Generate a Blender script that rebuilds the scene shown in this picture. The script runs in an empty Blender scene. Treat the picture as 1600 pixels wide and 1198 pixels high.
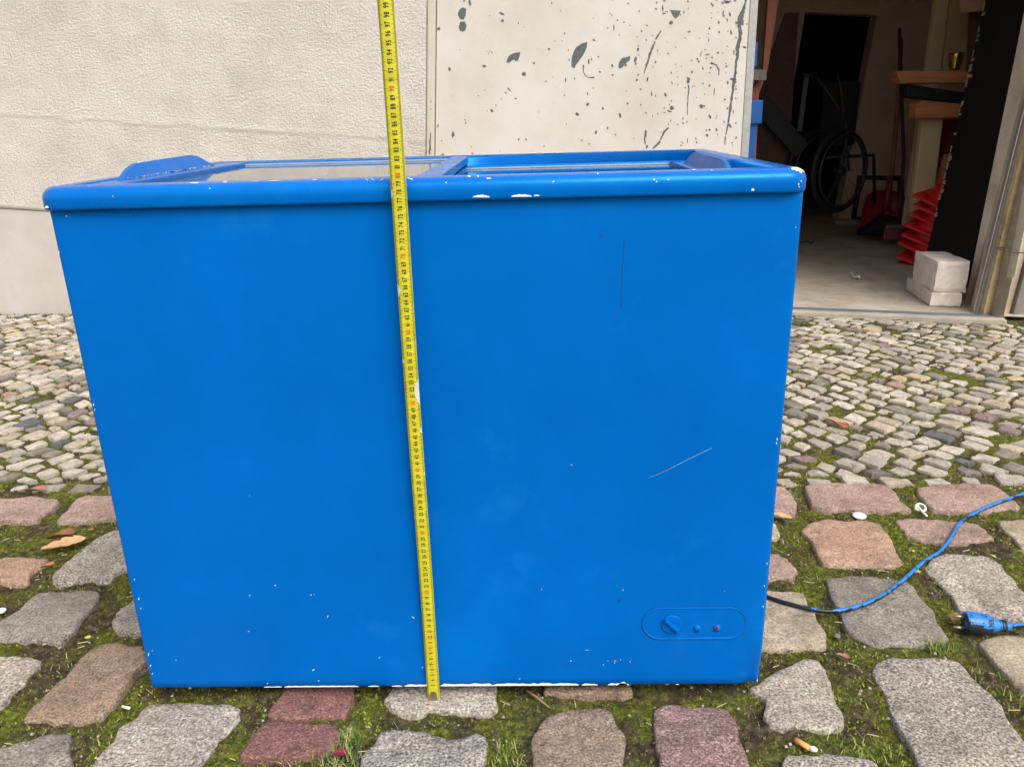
import bpy, bmesh, math, random
import numpy as np
from mathutils import Vector, Matrix, noise as mnoise

random.seed(7); RNG = np.random.default_rng(7)
SC = bpy.context.scene; COL = SC.collection

# ---------------------------------------------------------------- camera
F = 1209.3
CAM = np.array([0.6210, -1.0172, 0.8408])
YAW, PITCH, ROLL = 0.03036, 0.30725, -0.02701
def cam_axes():
    cz, sz = math.cos(YAW), math.sin(YAW)
    Rz = np.array([[cz, -sz, 0], [sz, cz, 0], [0, 0, 1]])
    f = np.array([0, math.cos(PITCH), -math.sin(PITCH)]); u = np.array([0, math.sin(PITCH), math.cos(PITCH)]); r = np.array([1., 0, 0])
    r2 = math.cos(ROLL)*r + math.sin(ROLL)*u; u2 = -math.sin(ROLL)*r + math.cos(ROLL)*u
    return Rz@r2, Rz@u2, Rz@f
RT, UP, FW = cam_axes()
cd = bpy.data.cameras.new('camera'); cam = bpy.data.objects.new('camera', cd); COL.objects.link(cam)
cd.sensor_width = 36; cd.lens = F/1600*36; cd.clip_start = .02; cd.clip_end = 500
M = Matrix.Identity(4)
for i in range(3):
    M[i][0] = RT[i]; M[i][1] = UP[i]; M[i][2] = -FW[i]; M[i][3] = CAM[i]
cam.matrix_world = M; SC.camera = cam

# ---------------------------------------------------------------- sky, sun, exposure
w = bpy.data.worlds.new('World'); SC.world = w; w.use_nodes = True
nt = w.node_tree; nt.nodes.clear()
sk = nt.nodes.new('ShaderNodeTexSky'); sk.sky_type = 'NISHITA'; sk.sun_disc = False
SUN_EL, SUN_AZ = math.radians(52), math.radians(150)   # azimuth clockwise from +Y
sk.sun_elevation = SUN_EL; sk.sun_rotation = SUN_AZ; sk.dust_density = 4; sk.air_density = 1.0
hs = nt.nodes.new('ShaderNodeHueSaturation'); hs.inputs['Saturation'].default_value = .25
bg = nt.nodes.new('ShaderNodeBackground'); bg.inputs[1].default_value = .15
wo = nt.nodes.new('ShaderNodeOutputWorld')
nt.links.new(sk.outputs[0], hs.inputs['Color']); nt.links.new(hs.outputs[0], bg.inputs[0]); nt.links.new(bg.outputs[0], wo.inputs[0])
sl = bpy.data.lights.new('sun', 'SUN'); sl.energy = 1.3; sl.angle = math.radians(35); sl.color = (1, .965, .92)
so = bpy.data.objects.new('sun', sl); COL.objects.link(so)
sd = Vector((math.sin(SUN_AZ)*math.cos(SUN_EL), math.cos(SUN_AZ)*math.cos(SUN_EL), math.sin(SUN_EL)))
so.rotation_euler = sd.to_track_quat('Z', 'Y').to_euler(); so.location = sd*8
SC.view_settings.view_transform = 'Standard'; SC.view_settings.look = 'None'; SC.view_settings.gamma = 1
SC.view_settings.exposure = .58

# ---------------------------------------------------------------- helpers
def ray(u, v): return RT*((u-800)/F) + UP*((599-v)/F) + FW
def gp(u, v, z=0.):                                     # pixel -> point on a level plane
    d = ray(u, v); return CAM + d*((z-CAM[2])/d[2])
def at(u, v, Y):                                        # pixel -> point on the plane y = Y
    d = ray(u, v); return CAM + d*((Y-CAM[1])/d[1])
def pix(P):
    q = np.asarray(P, float)-CAM; z = q@FW
    return 800+F*(q@RT)/z, 599-F*(q@UP)/z

def tag(o, label=None, cat=None, group=None, kind=None):
    if label: o['label'] = label
    if cat: o['category'] = cat
    if group: o['group'] = group
    if kind: o['kind'] = kind
    return o
def empty(name, loc=(0, 0, 0), basis=None):
    o = bpy.data.objects.new(name, None); COL.objects.link(o); o.empty_display_size = .1
    m = basis.copy() if basis is not None else Matrix.Identity(4)
    if basis is None: m.translation = Vector(loc)
    o.matrix_world = m; MW[o.name] = m
    return o
MW = {}
def link(o, parent=None, world=True):
    COL.objects.link(o)
    if parent is not None:
        o.parent = parent
        if world:                                        # mesh data is in world space
            pm = MW.get(parent.name, Matrix.Identity(4)); o.matrix_parent_inverse = pm.inverted()
    return o
def mesh_obj(name, verts, faces, mat, parent=None, smooth=False, world=True, fm=None):
    me = bpy.data.meshes.new(name)
    me.from_pydata([tuple(map(float, v)) for v in verts], [], [tuple(f) for f in faces])
    for m in (mat if isinstance(mat, (list, tuple)) else [mat]): me.materials.append(m)
    if fm is not None: me.polygons.foreach_set('material_index', fm)
    if smooth: me.polygons.foreach_set('use_smooth', [True]*len(me.polygons))
    me.update()
    return link(bpy.data.objects.new(name, me), parent, world)
def bm_obj(name, bm, mat, parent=None, smooth=False, world=True):
    bmesh.ops.recalc_face_normals(bm, faces=bm.faces)
    me = bpy.data.meshes.new(name); bm.to_mesh(me); bm.free()
    for m in (mat if isinstance(mat, (list, tuple)) else [mat]): me.materials.append(m)
    if smooth:
        me.polygons.foreach_set('use_smooth', [True]*len(me.polygons))
    return link(bpy.data.objects.new(name, me), parent, world)
def hexa(c, bev=0., seg=2):
    """c: 8 corners, bottom ring 0-3 then top ring 4-7"""
    bm = bmesh.new(); v = [bm.verts.new(Vector(map(float, p))) for p in c]
    for f in ((3, 2, 1, 0), (4, 5, 6, 7), (0, 1, 5, 4), (1, 2, 6, 5), (2, 3, 7, 6), (3, 0, 4, 7)): bm.faces.new([v[i] for i in f])
    bmesh.ops.recalc_face_normals(bm, faces=bm.faces)
    if bev: bmesh.ops.bevel(bm, geom=bm.edges[:], offset=bev, segments=seg, affect='EDGES', profile=.5)
    return bm
def box(x0, x1, y0, y1, z0, z1, bev=0., seg=2):
    return hexa([(x0, y0, z0), (x1, y0, z0), (x1, y1, z0), (x0, y1, z0), (x0, y0, z1), (x1, y0, z1), (x1, y1, z1), (x0, y1, z1)], bev, seg)
def tube_bm(pts, rad, n=10, cap=True):
    P = [Vector(map(float, p)) for p in pts]; bm = bmesh.new(); rings = []
    rads = rad if isinstance(rad, (list, tuple)) else [rad]*len(P)
    t = (P[1]-P[0]).normalized(); a = t.orthogonal().normalized()
    for i, p in enumerate(P):
        t = (P[min(i+1, len(P)-1)]-P[max(i-1, 0)]).normalized()
        a = (a-t*a.dot(t)).normalized(); b = t.cross(a)
        rings.append([bm.verts.new(p+(a*math.cos(k*math.tau/n)+b*math.sin(k*math.tau/n))*rads[i]) for k in range(n)])
    for r0, r1 in zip(rings, rings[1:]):
        for k in range(n): bm.faces.new((r0[k], r0[(k+1) % n], r1[(k+1) % n], r1[k]))
    if cap: bm.faces.new(rings[0][::-1]); bm.faces.new(rings[-1])
    return bm
def catmull(pts, n=10):
    P = [Vector(map(float, p)) for p in pts]; P = [P[0]*2-P[1]]+P+[P[-1]*2-P[-2]]; out = []
    for i in range(1, len(P)-2):
        for k in range(n):
            t = k/n; out.append(.5*((2*P[i])+(P[i+1]-P[i-1])*t+(2*P[i-1]-5*P[i]+4*P[i+1]-P[i+2])*t*t+(3*P[i]-P[i-1]-3*P[i+1]+P[i+2])*t**3))
    return out+[P[-2]]
def slab(name, poly, Y, thick, mat, parent=None, bev=0.):
    """upright board: outline given at depth Y, real thickness behind it"""
    a = [at(u, v, Y) for u, v in poly]; bm = bmesh.new()
    f = [bm.verts.new(p) for p in a]; b = [bm.verts.new(p+np.array([0, thick, 0])) for p in a]; n = len(a)
    bm.faces.new(f); bm.faces.new(b[::-1])
    for i in range(n): bm.faces.new((f[i], f[(i+1) % n], b[(i+1) % n], b[i]))
    bmesh.ops.recalc_face_normals(bm, faces=bm.faces)
    if bev: bmesh.ops.bevel(bm, geom=bm.edges[:], offset=bev, segments=1, affect='EDGES')
    return bm_obj(name, bm, mat, parent)

# ---------------------------------------------------------------- materials
def lin(r, g, b):
    f = lambda c: (c/255)/12.92 if c/255 <= .04045 else ((c/255+.055)/1.055)**2.4
    return (f(r), f(g), f(b), 1)
class NT:
    def __init__(s, name):
        s.m = bpy.data.materials.new(name); s.m.use_nodes = True; s.t = s.m.node_tree
        s.b = s.t.nodes['Principled BSDF']; s.pos = None
    def P(s):
        if s.pos is None: s.pos = s.t.nodes.new('ShaderNodeNewGeometry').outputs['Position']
        return s.pos
    def noise(s, scale, detail=4, rough=.6, dist=0, off=0, stretch=None):
        n = s.t.nodes.new('ShaderNodeTexNoise'); n.inputs['Scale'].default_value = scale; n.inputs['Detail'].default_value = detail
        n.inputs['Roughness'].default_value = rough; n.inputs['Distortion'].default_value = dist
        mp = s.t.nodes.new('ShaderNodeMapping'); mp.inputs['Location'].default_value = (off, off*.7, off*.3)
        if stretch: mp.inputs['Scale'].default_value = stretch
        s.t.links.new(s.P(), mp.inputs['Vector']); s.t.links.new(mp.outputs[0], n.inputs['Vector'])
        return n.outputs['Fac']
    def voro(s, scale):
        n = s.t.nodes.new('ShaderNodeTexVoronoi'); n.inputs['Scale'].default_value = scale
        s.t.links.new(s.P(), n.inputs['Vector']); return n.outputs['Color']
    def ramp(s, fac, stops):
        r = s.t.nodes.new('ShaderNodeValToRGB'); e = r.color_ramp.elements
        while len(e) < len(stops): e.new(.5)
        for q, (p, c) in zip(e, stops): q.position = p; q.color = c if len(c) == 4 else (*c, 1)
        s.t.links.new(fac, r.inputs[0]); return r.outputs[0]
    def step(s, fac, a, b): return s.ramp(fac, [(a, (0, 0, 0, 1)), (b, (1, 1, 1, 1))])
    def mix(s, fac, a, b, mode='MIX'):
        n = s.t.nodes.new('ShaderNodeMix'); n.data_type = 'RGBA'; n.blend_type = mode
        for k, x in ((0, fac), (6, a), (7, b)):
            if hasattr(x, 'is_output'): s.t.links.new(x, n.inputs[k])
            elif k == 0: n.inputs[0].default_value = x
            else: n.inputs[k].default_value = x if len(x) == 4 else (*x, 1)
        return n.outputs[2]
    def set(s, key, x):
        if hasattr(x, 'is_output'): s.t.links.new(x, s.b.inputs[key])
        else: s.b.inputs[key].default_value = x
        return s
    def bump(s, h, strength=.3, dist=.002):
        n = s.t.nodes.new('ShaderNodeBump'); n.inputs['Strength'].default_value = strength; n.inputs['Distance'].default_value = dist
        s.t.links.new(h, n.inputs['Height'])
        l = s.b.inputs['Normal']
        if l.is_linked: s.t.links.new(l.links[0].from_socket, n.inputs['Normal'])
        s.t.links.new(n.outputs[0], l); return s
def plain(name, c, rough=.6, var=.15, scale=30, metal=0, bump=0, bscale=200):
    n = NT(name); c = c if len(c) == 4 else (*c, 1)
    d = tuple(x*(1-var) for x in c[:3])+(1,); e = tuple(min(1, x*(1+var)) for x in c[:3])+(1,)
    n.set('Base Color', n.ramp(n.noise(scale), [(.3, d), (.7, e)])).set('Roughness', rough).set('Metallic', metal)
    if bump: n.bump(n.noise(bscale, 3), bump)
    return n.m
def stone_mat(name, base, dark, light, speck=.5, sscale=420, off=0, stain=.5):
    n = NT(name)
    c = n.ramp(n.noise(sscale, 2, .7, off=off), [(.38, dark), (.46, base), (.54, base), (.62, light)])
    c = n.mix(1-speck, c, base)
    c2 = n.ramp(n.noise(9, 5, .65, off=off+3), [(.3, (.68, .66, .62, 1)), (.5, (.98, .97, .95, 1)), (.7, (1.18, 1.16, 1.12, 1))])
    c3 = n.ramp(n.noise(48, 6, .75, off=off+6), [(.32, (.80, .78, .74, 1)), (.5, (1.13, 1.11, 1.09, 1)), (.68, (1.36, 1.34, 1.31, 1))])
    c = n.mix(1, n.mix(1, c, c2, 'MULTIPLY'), c3, 'MULTIPLY')
    st = n.step(n.noise(22, 6, .7, off=off+9), .56, .70)
    c = n.mix(n.mix(stain, (0, 0, 0, 1), st), c, (.075, .065, .045, 1))
    ink = n.step(n.noise(60, 3, .6, off=off+5), .68, .73); c = n.mix(ink, c, tuple(x*.35 for x in base[:3])+(1,))
    n.set('Base Color', c).set('Roughness', .78)
    n.bump(n.noise(45, 7, .75, off=off), 1., .010).bump(n.noise(sscale*.7, 3, .7, off=off), .8, .002)
    return n.m
def S(r, g, b, k=1.): return tuple(min(1, x*k) for x in lin(r, g, b)[:3])+(1,)
STONE = {
 'granite': stone_mat('granite_grey', S(158, 150, 140), S(78, 74, 70), S(212, 204, 194), .85, 240, 1),
 'granite2': stone_mat('granite_pale', S(172, 162, 150), S(96, 88, 80), S(220, 212, 202), .8, 230, 5),
 'grey': stone_mat('stone_grey', S(142, 135, 126), S(100, 95, 90), S(172, 165, 156), .95, 250, 2),
 'tan': stone_mat('stone_tan', S(176, 162, 142), S(140, 124, 104), S(198, 186, 168), .85, 250, 3),
 'brown': stone_mat('stone_brown', S(148, 126, 108), S(104, 88, 76), S(178, 158, 142), .9, 250, 4),
 'pink': stone_mat('stone_pink', S(166, 140, 130), S(120, 100, 94), S(196, 174, 164), .85, 250, 6),
 'orange': stone_mat('stone_orange', S(176, 144, 122), S(134, 106, 92), S(200, 174, 154), .85, 250, 7),
 'rose': stone_mat('stone_rose', S(146, 116, 112), S(96, 80, 78), S(186, 160, 154), .95, 240, 8),
 'red': stone_mat('brick_red', S(132, 90, 84), S(100, 66, 62), S(164, 130, 120), .85, 260, 9),
}
MOS = [stone_mat('mosaic_'+k, S(*b), S(*[x*.78 for x in b]), S(*[min(255, x*1.12) for x in b]), .5, 480, i*2.3, .45) for i, (k, b) in enumerate([
 ('pale', (190, 181, 170)), ('grey', (168, 160, 151)), ('warm', (180, 168, 150)), ('dim', (134, 128, 118)),
 ('slate', (100, 102, 106)), ('pink', (164, 138, 124)), ('yellow', (184, 166, 136)), ('mauve', (136, 118, 118))])]
MOSW = [.38, .25, .14, .13, .025, .03, .03, .015]

def blue_paint(name='blue_paint', rg=(.34, .5), sp=.3):
    n = NT(name)
    c = n.ramp(n.noise(3.2, 5, .6), [(.3, (.0001, .102, .41, 1)), (.55, (.0001, .120, .465, 1)), (.75, (.0003, .142, .525, 1))])
    dust = n.step(n.noise(5.5, 7, .7, off=4), .60, .80)
    c = n.mix(n.mix(.38, (0, 0, 0, 1), dust), c, (.015, .20, .60, 1))
    dirt = n.step(n.noise(14, 6, .7, off=2, stretch=(1, 1, .35)), .66, .80)
    c = n.mix(n.mix(.22, (0, 0, 0, 1), dirt), c, (.002, .05, .18, 1))
    n.set('Base Color', c).set('Roughness', n.ramp(n.noise(18, 5), [(.3, (rg[0],)*3), (.7, (rg[1],)*3)]))
    n.set('Specular IOR Level', sp).set('Specular Tint', (.10, .62, 1, 1))
    n.bump(n.noise(6, 3), .2, .005).bump(n.noise(300, 3, .6, stretch=(1, 1, .5)), .16, .0008).bump(n.noise(26, 4, .6), .12, .0015)
    return n.m
BLUE = blue_paint(); BLUER = blue_paint('blue_paint_rim', (.22, .34), .62)
CHIP = plain('bare_white_enamel', lin(232, 230, 222), .5, .06)
DARKMARK = plain('dark_scuff', (.003, .05, .20), .6, .3, 60)

# ---------------------------------------------------------------- value noise for geometry
def vnoise(x, y, scale, seed):
    r = np.random.default_rng(seed).random((256, 256)); X = x*scale; Y = y*scale
    i = np.floor(X).astype(int); j = np.floor(Y).astype(int); fx = X-i; fy = Y-j
    fx = fx*fx*(3-2*fx); fy = fy*fy*(3-2*fy); g = lambda a, b: r[a % 256, b % 256]
    return (g(i, j)*(1-fx)+g(i+1, j)*fx)*(1-fy)+(g(i, j+1)*(1-fx)+g(i+1, j+1)*fx)*fy
def inside(px, py, poly):
    c = np.zeros(px.shape, bool); n = len(poly)
    for k in range(n):
        x0, y0 = poly[k]; x1, y1 = poly[(k+1) % n]
        if y0 == y1: continue
        c ^= ((y0 > py) != (y1 > py)) & (px < (x1-x0)*(py-y0)/(y1-y0)+x0)
    return c

# ================================================================ GROUND AND PAVING
XN = np.concatenate([[-30, -12, -6, -4], np.arange(-2.8, 3.3, .0085), [4, 6, 12, 30]])
YN = np.concatenate([[-40, -15, -5, -2.5], np.arange(-1.3, -.45, .03), np.arange(-.45, .9, .0062), np.arange(.9, 3.2, .014), [4, 8]])
def ground_z(x, y):
    z = -.0105+.010*(vnoise(x, y, 14, 1)-.5)+.0065*(vnoise(x, y, 55, 2)-.5)+.0065*(vnoise(x, y, 120, 3)-.5)
    return z
gx, gy = np.meshgrid(XN, YN); gz = ground_z(gx, gy)
nx, ny = len(XN), len(YN)
idx = np.arange(nx*ny).reshape(ny, nx)
q = np.stack([idx[:-1, :-1], idx[:-1, 1:], idx[1:, 1:], idx[1:, :-1]], -1).reshape(-1, 4)
me = bpy.data.meshes.new('ground'); me.vertices.add(nx*ny)
me.vertices.foreach_set('co', np.stack([gx, gy, gz], -1).astype(np.float32).ravel())
me.loops.add(q.size); me.loops.foreach_set('vertex_index', q.ravel().astype(np.int32))
me.polygons.add(len(q)); me.polygons.foreach_set('loop_start', np.arange(0, q.size, 4, dtype=np.int32))
me.polygons.foreach_set('use_smooth', np.ones(len(q), bool)); me.update(); me.validate()
n = NT('mossy_soil')
soil = n.ramp(n.noise(70, 6, .7), [(.3, lin(38, 32, 25)), (.52, lin(80, 68, 54)), (.7, lin(138, 122, 102))])
moss = n.ramp(n.noise(110, 5, .75, off=3), [(.3, lin(36, 39, 15)), (.5, lin(94, 100, 34)), (.7, lin(156, 158, 66))])
mk = n.step(n.noise(11, 7, .72, off=1), .44, .56)
n.set('Base Color', n.mix(mk, soil, moss)).set('Roughness', .95).set('Specular IOR Level', .15)
n.bump(n.noise(200, 5, .75), 1., .007)
me.materials.append(n.m)
ground = link(bpy.data.objects.new('ground', me)); tag(ground, kind='structure')
MW['ground'] = Matrix.Identity(4)

POLYS = []                                               # every stone outline, for the joints' growth
def smooth_poly(p, n, jit, rng):
    p = np.asarray(p, float); d = np.linalg.norm(np.roll(p, -1, 0)-p, axis=1); s = np.concatenate([[0], np.cumsum(d)]); L = s[-1]
    t = np.linspace(0, L, n, endpoint=False); pc = np.vstack([p, p[:1]])
    o = np.stack([np.interp(t, s, pc[:, 0]), np.interp(t, s, pc[:, 1])], 1)
    o = .8*o+.1*np.roll(o, 1, 0)+.1*np.roll(o, -1, 0)
    c = o.mean(0); r = rng.normal(0, 1, n); r = .5*r+.25*np.roll(r, 1)+.25*np.roll(r, -1)
    return o+(o-c)/np.linalg.norm(o-c, axis=1, keepdims=True)*(r*jit)[:, None]
def stone(name, poly, mat, top=0., n=40, jit=.0025, rings=((1.03, -.03), (1.0, -.007), (.988, -.0022), (.965, -.0004), (.86, 0), (.6, .0004), (.3, .0006)), amp=.0035, seed=0):
    rng = np.random.default_rng(seed); o = smooth_poly(poly, n, jit, rng); c = o.mean(0); V = []; Fc = []
    tx, ty = rng.normal(0, .012, 2)
    for k, (s, z) in enumerate(rings):
        for i, p in enumerate(o):
            q = c+(p-c)*s; h = top+z+(q[0]-c[0])*tx+(q[1]-c[1])*ty
            h += amp*(.8*mnoise.noise(Vector((q[0]*16, q[1]*16, seed)))+.45*mnoise.noise(Vector((q[0]*60, q[1]*60, seed)))+.3*mnoise.noise(Vector((q[0]*130, q[1]*130, seed))))
            V.append((q[0], q[1], h))
    m = len(rings); V.append((c[0], c[1], top+.001))
    for k in range(m-1):
        for i in range(n):
            a, b = k*n+i, k*n+(i+1) % n; Fc.append((a, b, b+n, a+n))
    for i in range(n): Fc.append(((m-1)*n+i, (m-1)*n+(i+1) % n, m*n))
    if ((np.roll(o[:, 0], -1)-o[:, 0])*(np.roll(o[:, 1], -1)+o[:, 1])).sum() > 0: Fc = [f[::-1] for f in Fc]
    POLYS.append(o); 
    return mesh_obj(name, V, Fc, mat, ground, True)

BIG = [
 ('pink', [(-60,778),(0,777),(58,775),(96,780),(78,796),(53,814),(0,811),(-60,812)]),
 ('pink', [(118,780),(130,773),(173,772),(215,772),(225,806),(182,808),(160,810),(125,815),(105,814),(86,816),(95,806)]),
 ('orange', [(-40,874),(0,874),(33,868),(58,870),(74,870),(69,880),(48,893),(43,909),(30,914),(0,907),(-40,907)]),
 ('granite', [(79,904),(86,890),(108,870),(125,860),(150,838),(170,828),(186,826),(225,830),(230,880),(200,885),(180,895),(170,908),(140,904),(83,907)]),
 ('grey', [(-25,980),(0,968),(35,945),(45,933),(60,922),(100,922),(120,920),(158,922),(155,935),(140,953),(118,978),(93,1003),(55,998),(0,999),(-25,999)]),
 ('grey', [(177,970),(183,958),(200,943),(210,934),(240,940),(250,985),(223,986),(208,988),(180,982)]),
 ('granite2', [(-40,1022),(0,1023),(40,1022),(70,1027),(54,1043),(38,1066),(17,1082),(0,1098),(-40,1102)]),
 ('brown', [(30,1125),(43,1108),(70,1083),(105,1053),(120,1033),(140,1013),(160,1002),(185,1000),(200,1006),(226,1007),(231,1031),(213,1048),(203,1068),(185,1088),(160,1120),(125,1130),(110,1123),(85,1126),(55,1123)]),
 ('grey', [(-30,1175),(0,1167),(38,1156),(88,1146),(108,1145),(115,1156),(106,1167),(114,1186),(98,1198),(90,1230),(-20,1230)]),
 ('granite2', [(231,1097),(276,1095),(351,1093),(378,1098),(376,1123),(348,1149),(333,1171),(311,1194),(290,1225),(130,1225),(140,1198),(170,1164),(185,1136),(213,1116)]),
 ('red', [(373,1181),(381,1164),(397,1139),(419,1123),(475,1126),(525,1130),(531,1145),(519,1170),(487,1178),(459,1182),(412,1181)]),
 ('red', [(417,1117),(431,1092),(444,1076),(453,1050),(556,1053),(550,1092),(537,1119),(500,1116),(469,1119)]),
 ('granite2', [(598,1089),(612,1073),(631,1055),(775,1055),(776,1098),(766,1117),(747,1114),(706,1107),(678,1106),(656,1114),(625,1114),(612,1107)]),
 ('granite', [(569,1173),(581,1154),(597,1139),(637,1139),(675,1145),(700,1150),(725,1153),(744,1143),(759,1148),(764,1160),(759,1179),(753,1198),(745,1230),(548,1230),(559,1198)]),
 ('brown', [(833,1145),(844,1129),(856,1117),(881,1109),(919,1106),(944,1107),(956,1114),(967,1129),(977,1151),(977,1179),(973,1198),(965,1240),(835,1240),(831,1198),(830,1167)]),
 ('rose', [(1022,1106),(1037,1100),(1069,1098),(1100,1100),(1128,1101),(1144,1114),(1155,1132),(1156,1154),(1167,1176),(1173,1198),(1185,1240),(1040,1240),(1031,1198),(1025,1173),(1022,1142)]),
 ('brown', [(847,1045),(990,1045),(987,1078),(975,1086),(960,1080),(930,1082),(880,1087),(850,1082)]),
 ('pink', [(1255,759),(1269,755),(1311,755),(1358,755),(1385,757),(1398,765),(1408,782),(1427,796),(1398,796),(1348,796),(1290,796),(1271,790),(1261,775)]),
 ('pink', [(1432,762),(1463,755),(1508,753),(1547,754),(1568,763),(1587,780),(1597,792),(1558,795),(1505,797),(1458,795),(1445,783),(1437,772)]),
 ('pink', [(1165,757),(1195,757),(1227,759),(1239,770),(1247,791),(1242,801),(1200,799),(1165,798)]),
 ('orange', [(1251,826),(1267,814),(1285,809),(1322,812),(1353,812),(1374,817),(1390,835),(1398,854),(1411,875),(1411,881),(1385,885),(1348,883),(1316,880),(1290,880),(1277,864),(1267,843)]),
 ('pink', [(1396,811),(1416,808),(1463,811),(1508,812),(1532,817),(1545,830),(1554,839),(1540,843),(1495,845),(1469,845),(1432,842),(1414,835),(1406,822)]),
 ('tan', [(1558,813),(1600,811),(1650,815),(1655,850),(1598,856),(1585,842),(1570,828)]),
 ('granite2', [(1445,883),(1453,871),(1477,863),(1508,863),(1540,866),(1561,875),(1576,893),(1599,919),(1612,940),(1610,965),(1568,964),(1529,956),(1500,951),(1482,927),(1466,909),(1450,893)]),
 ('grey', [(1288,902),(1311,898),(1348,898),(1390,901),(1414,905),(1429,914),(1439,930),(1456,946),(1471,972),(1486,996),(1458,998),(1432,1003),(1406,1002),(1374,1006),(1343,996),(1327,985),(1319,969),(1314,954),(1303,938),(1293,919)]),
 ('pink', [(1160,862),(1201,863),(1232,870),(1242,883),(1247,893),(1238,900),(1201,901),(1160,902)]),
 ('tan', [(1165,812),(1200,812),(1212,818),(1221,836),(1212,840),(1198,841),(1165,840)]),
 ('tan', [(1160,921),(1198,921),(1227,922),(1256,926),(1264,946),(1277,964),(1290,988),(1293,1001),(1280,1009),(1248,1011),(1192,1013),(1150,1013)]),
 ('tan', [(1526,1001),(1547,993),(1600,992),(1660,992),(1700,1090),(1620,1087),(1600,1076),(1585,1064),(1565,1040),(1545,1022)]),
 ('granite2', [(1170,1075),(1204,1053),(1235,1037),(1259,1025),(1280,1027),(1290,1040),(1297,1058),(1303,1076),(1309,1097),(1316,1116),(1319,1134),(1298,1139),(1269,1135),(1238,1130),(1222,1135),(1204,1132),(1194,1116),(1193,1092)]),
 ('granite', [(1361,1045),(1369,1029),(1390,1023),(1421,1024),(1456,1024),(1495,1028),(1508,1040),(1524,1058),(1547,1079),(1566,1100),(1576,1121),(1597,1145),(1625,1190),(1625,1240),(1455,1240),(1437,1198),(1424,1166),(1411,1147),(1398,1126),(1387,1103),(1379,1076),(1366,1058)]),
 ('granite', [(1223,1189),(1232,1176),(1285,1176),(1327,1179),(1358,1181),(1374,1189),(1376,1198),(1370,1240),(1215,1240)]),
]
for k, (m, pl) in enumerate(BIG):
    P2 = np.array([gp(u, v)[:2] for u, v in pl])
    nm = 'brick' if m == 'red' else 'paving_stone'
    stone(nm, P2, STONE[m], top=RNG.uniform(-.002, .001), n=64, jit=.0026, seed=k+1, amp=.0042)
# more of the same paving where the freezer or the frame's edge hides it
rng = np.random.default_rng(3); keys = [k for k in STONE if k != 'red']
traced = list(POLYS)
def hidden(p):
    if .03 < p[0] < .93 and .04 < p[1] < .76 and p[0] > .02+.0*p[1]: return True
    u, v = pix((p[0], p[1], 0)); f = (np.array([p[0], p[1], 0])-CAM)@FW
    return f < .1 or u < -12 or u > 1612 or v > 1212
for j in range(11):
    for i in range(20):
        c = np.array([-1.5+i*.205+(j % 2)*.1+rng.normal(0, .015), .67-j*.185+rng.normal(0, .012)])
        a, b = rng.uniform(.075, .092), rng.uniform(.062, .078)
        P2 = c+np.array([(math.copysign(abs(math.cos(t))**.55, math.cos(t))*a, math.copysign(abs(math.sin(t))**.55, math.sin(t))*b) for t in np.linspace(0, math.tau, 16, endpoint=False)])*(1+rng.normal(0, .04, (16, 1)))
        if not all(hidden(p) for p in P2): continue
        big = c+(P2-c)*1.12
        if any(inside(big[:, 0], big[:, 1], t).any() or inside(t[:, 0], t[:, 1], big).any() for t in traced): continue
        stone('paving_stone', P2, STONE[keys[rng.integers(len(keys))]], top=rng.uniform(-.003, .001), n=28, seed=200+j*20+i)

# ---- small mosaic paving between the big stones and the house
WL0, WL1 = gp(0, 490)[:2], gp(1240, 490)[:2]            # foot of the wall
TH0, TH1 = gp(1236, 491)[:2], gp(1556, 504)[:2]         # front edge of the threshold
def yback(x):
    yw = WL0[1]+(WL1[1]-WL0[1])*(x-WL0[0])/(WL1[0]-WL0[0])
    if x > TH0[0]-.02: yw = min(yw, TH0[1]+(TH1[1]-TH0[1])*(x-TH0[0])/(TH1[0]-TH0[0]))
    return yw
def yfront(x): return .787+(.745-.787)*(x+.8)/2.6
small = []
rng = np.random.default_rng(11)
x = -2.4                                                # header course along the big stones
while x < 2.9:
    wd = rng.uniform(.055, .10); d = rng.uniform(.046, .054); y = yfront(x)+rng.uniform(0, .006)
    p = np.array([(x, y), (x+wd, y), (x+wd, y+d), (x, y+d)])+rng.normal(0, .005, (4, 2)); small.append(p); x += wd+rng.uniform(.010, .022)
def parea(p): return abs((p[:, 0]*np.roll(p[:, 1], -1)-p[:, 1]*np.roll(p[:, 0], -1)).sum())/2
def clip(p, y, sg):                                     # keep the part of an outline on one side of a course line
    out = []
    for k in range(len(p)):
        a, b = p[k], p[(k+1) % len(p)]; da, db = sg*(a[1]-y), sg*(b[1]-y)
        if da >= 0: out.append(a)
        if da*db < 0: out.append(a+(b-a)*da/(da-db))
    return np.array(out) if len(out) > 2 else np.zeros((0, 2))
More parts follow.
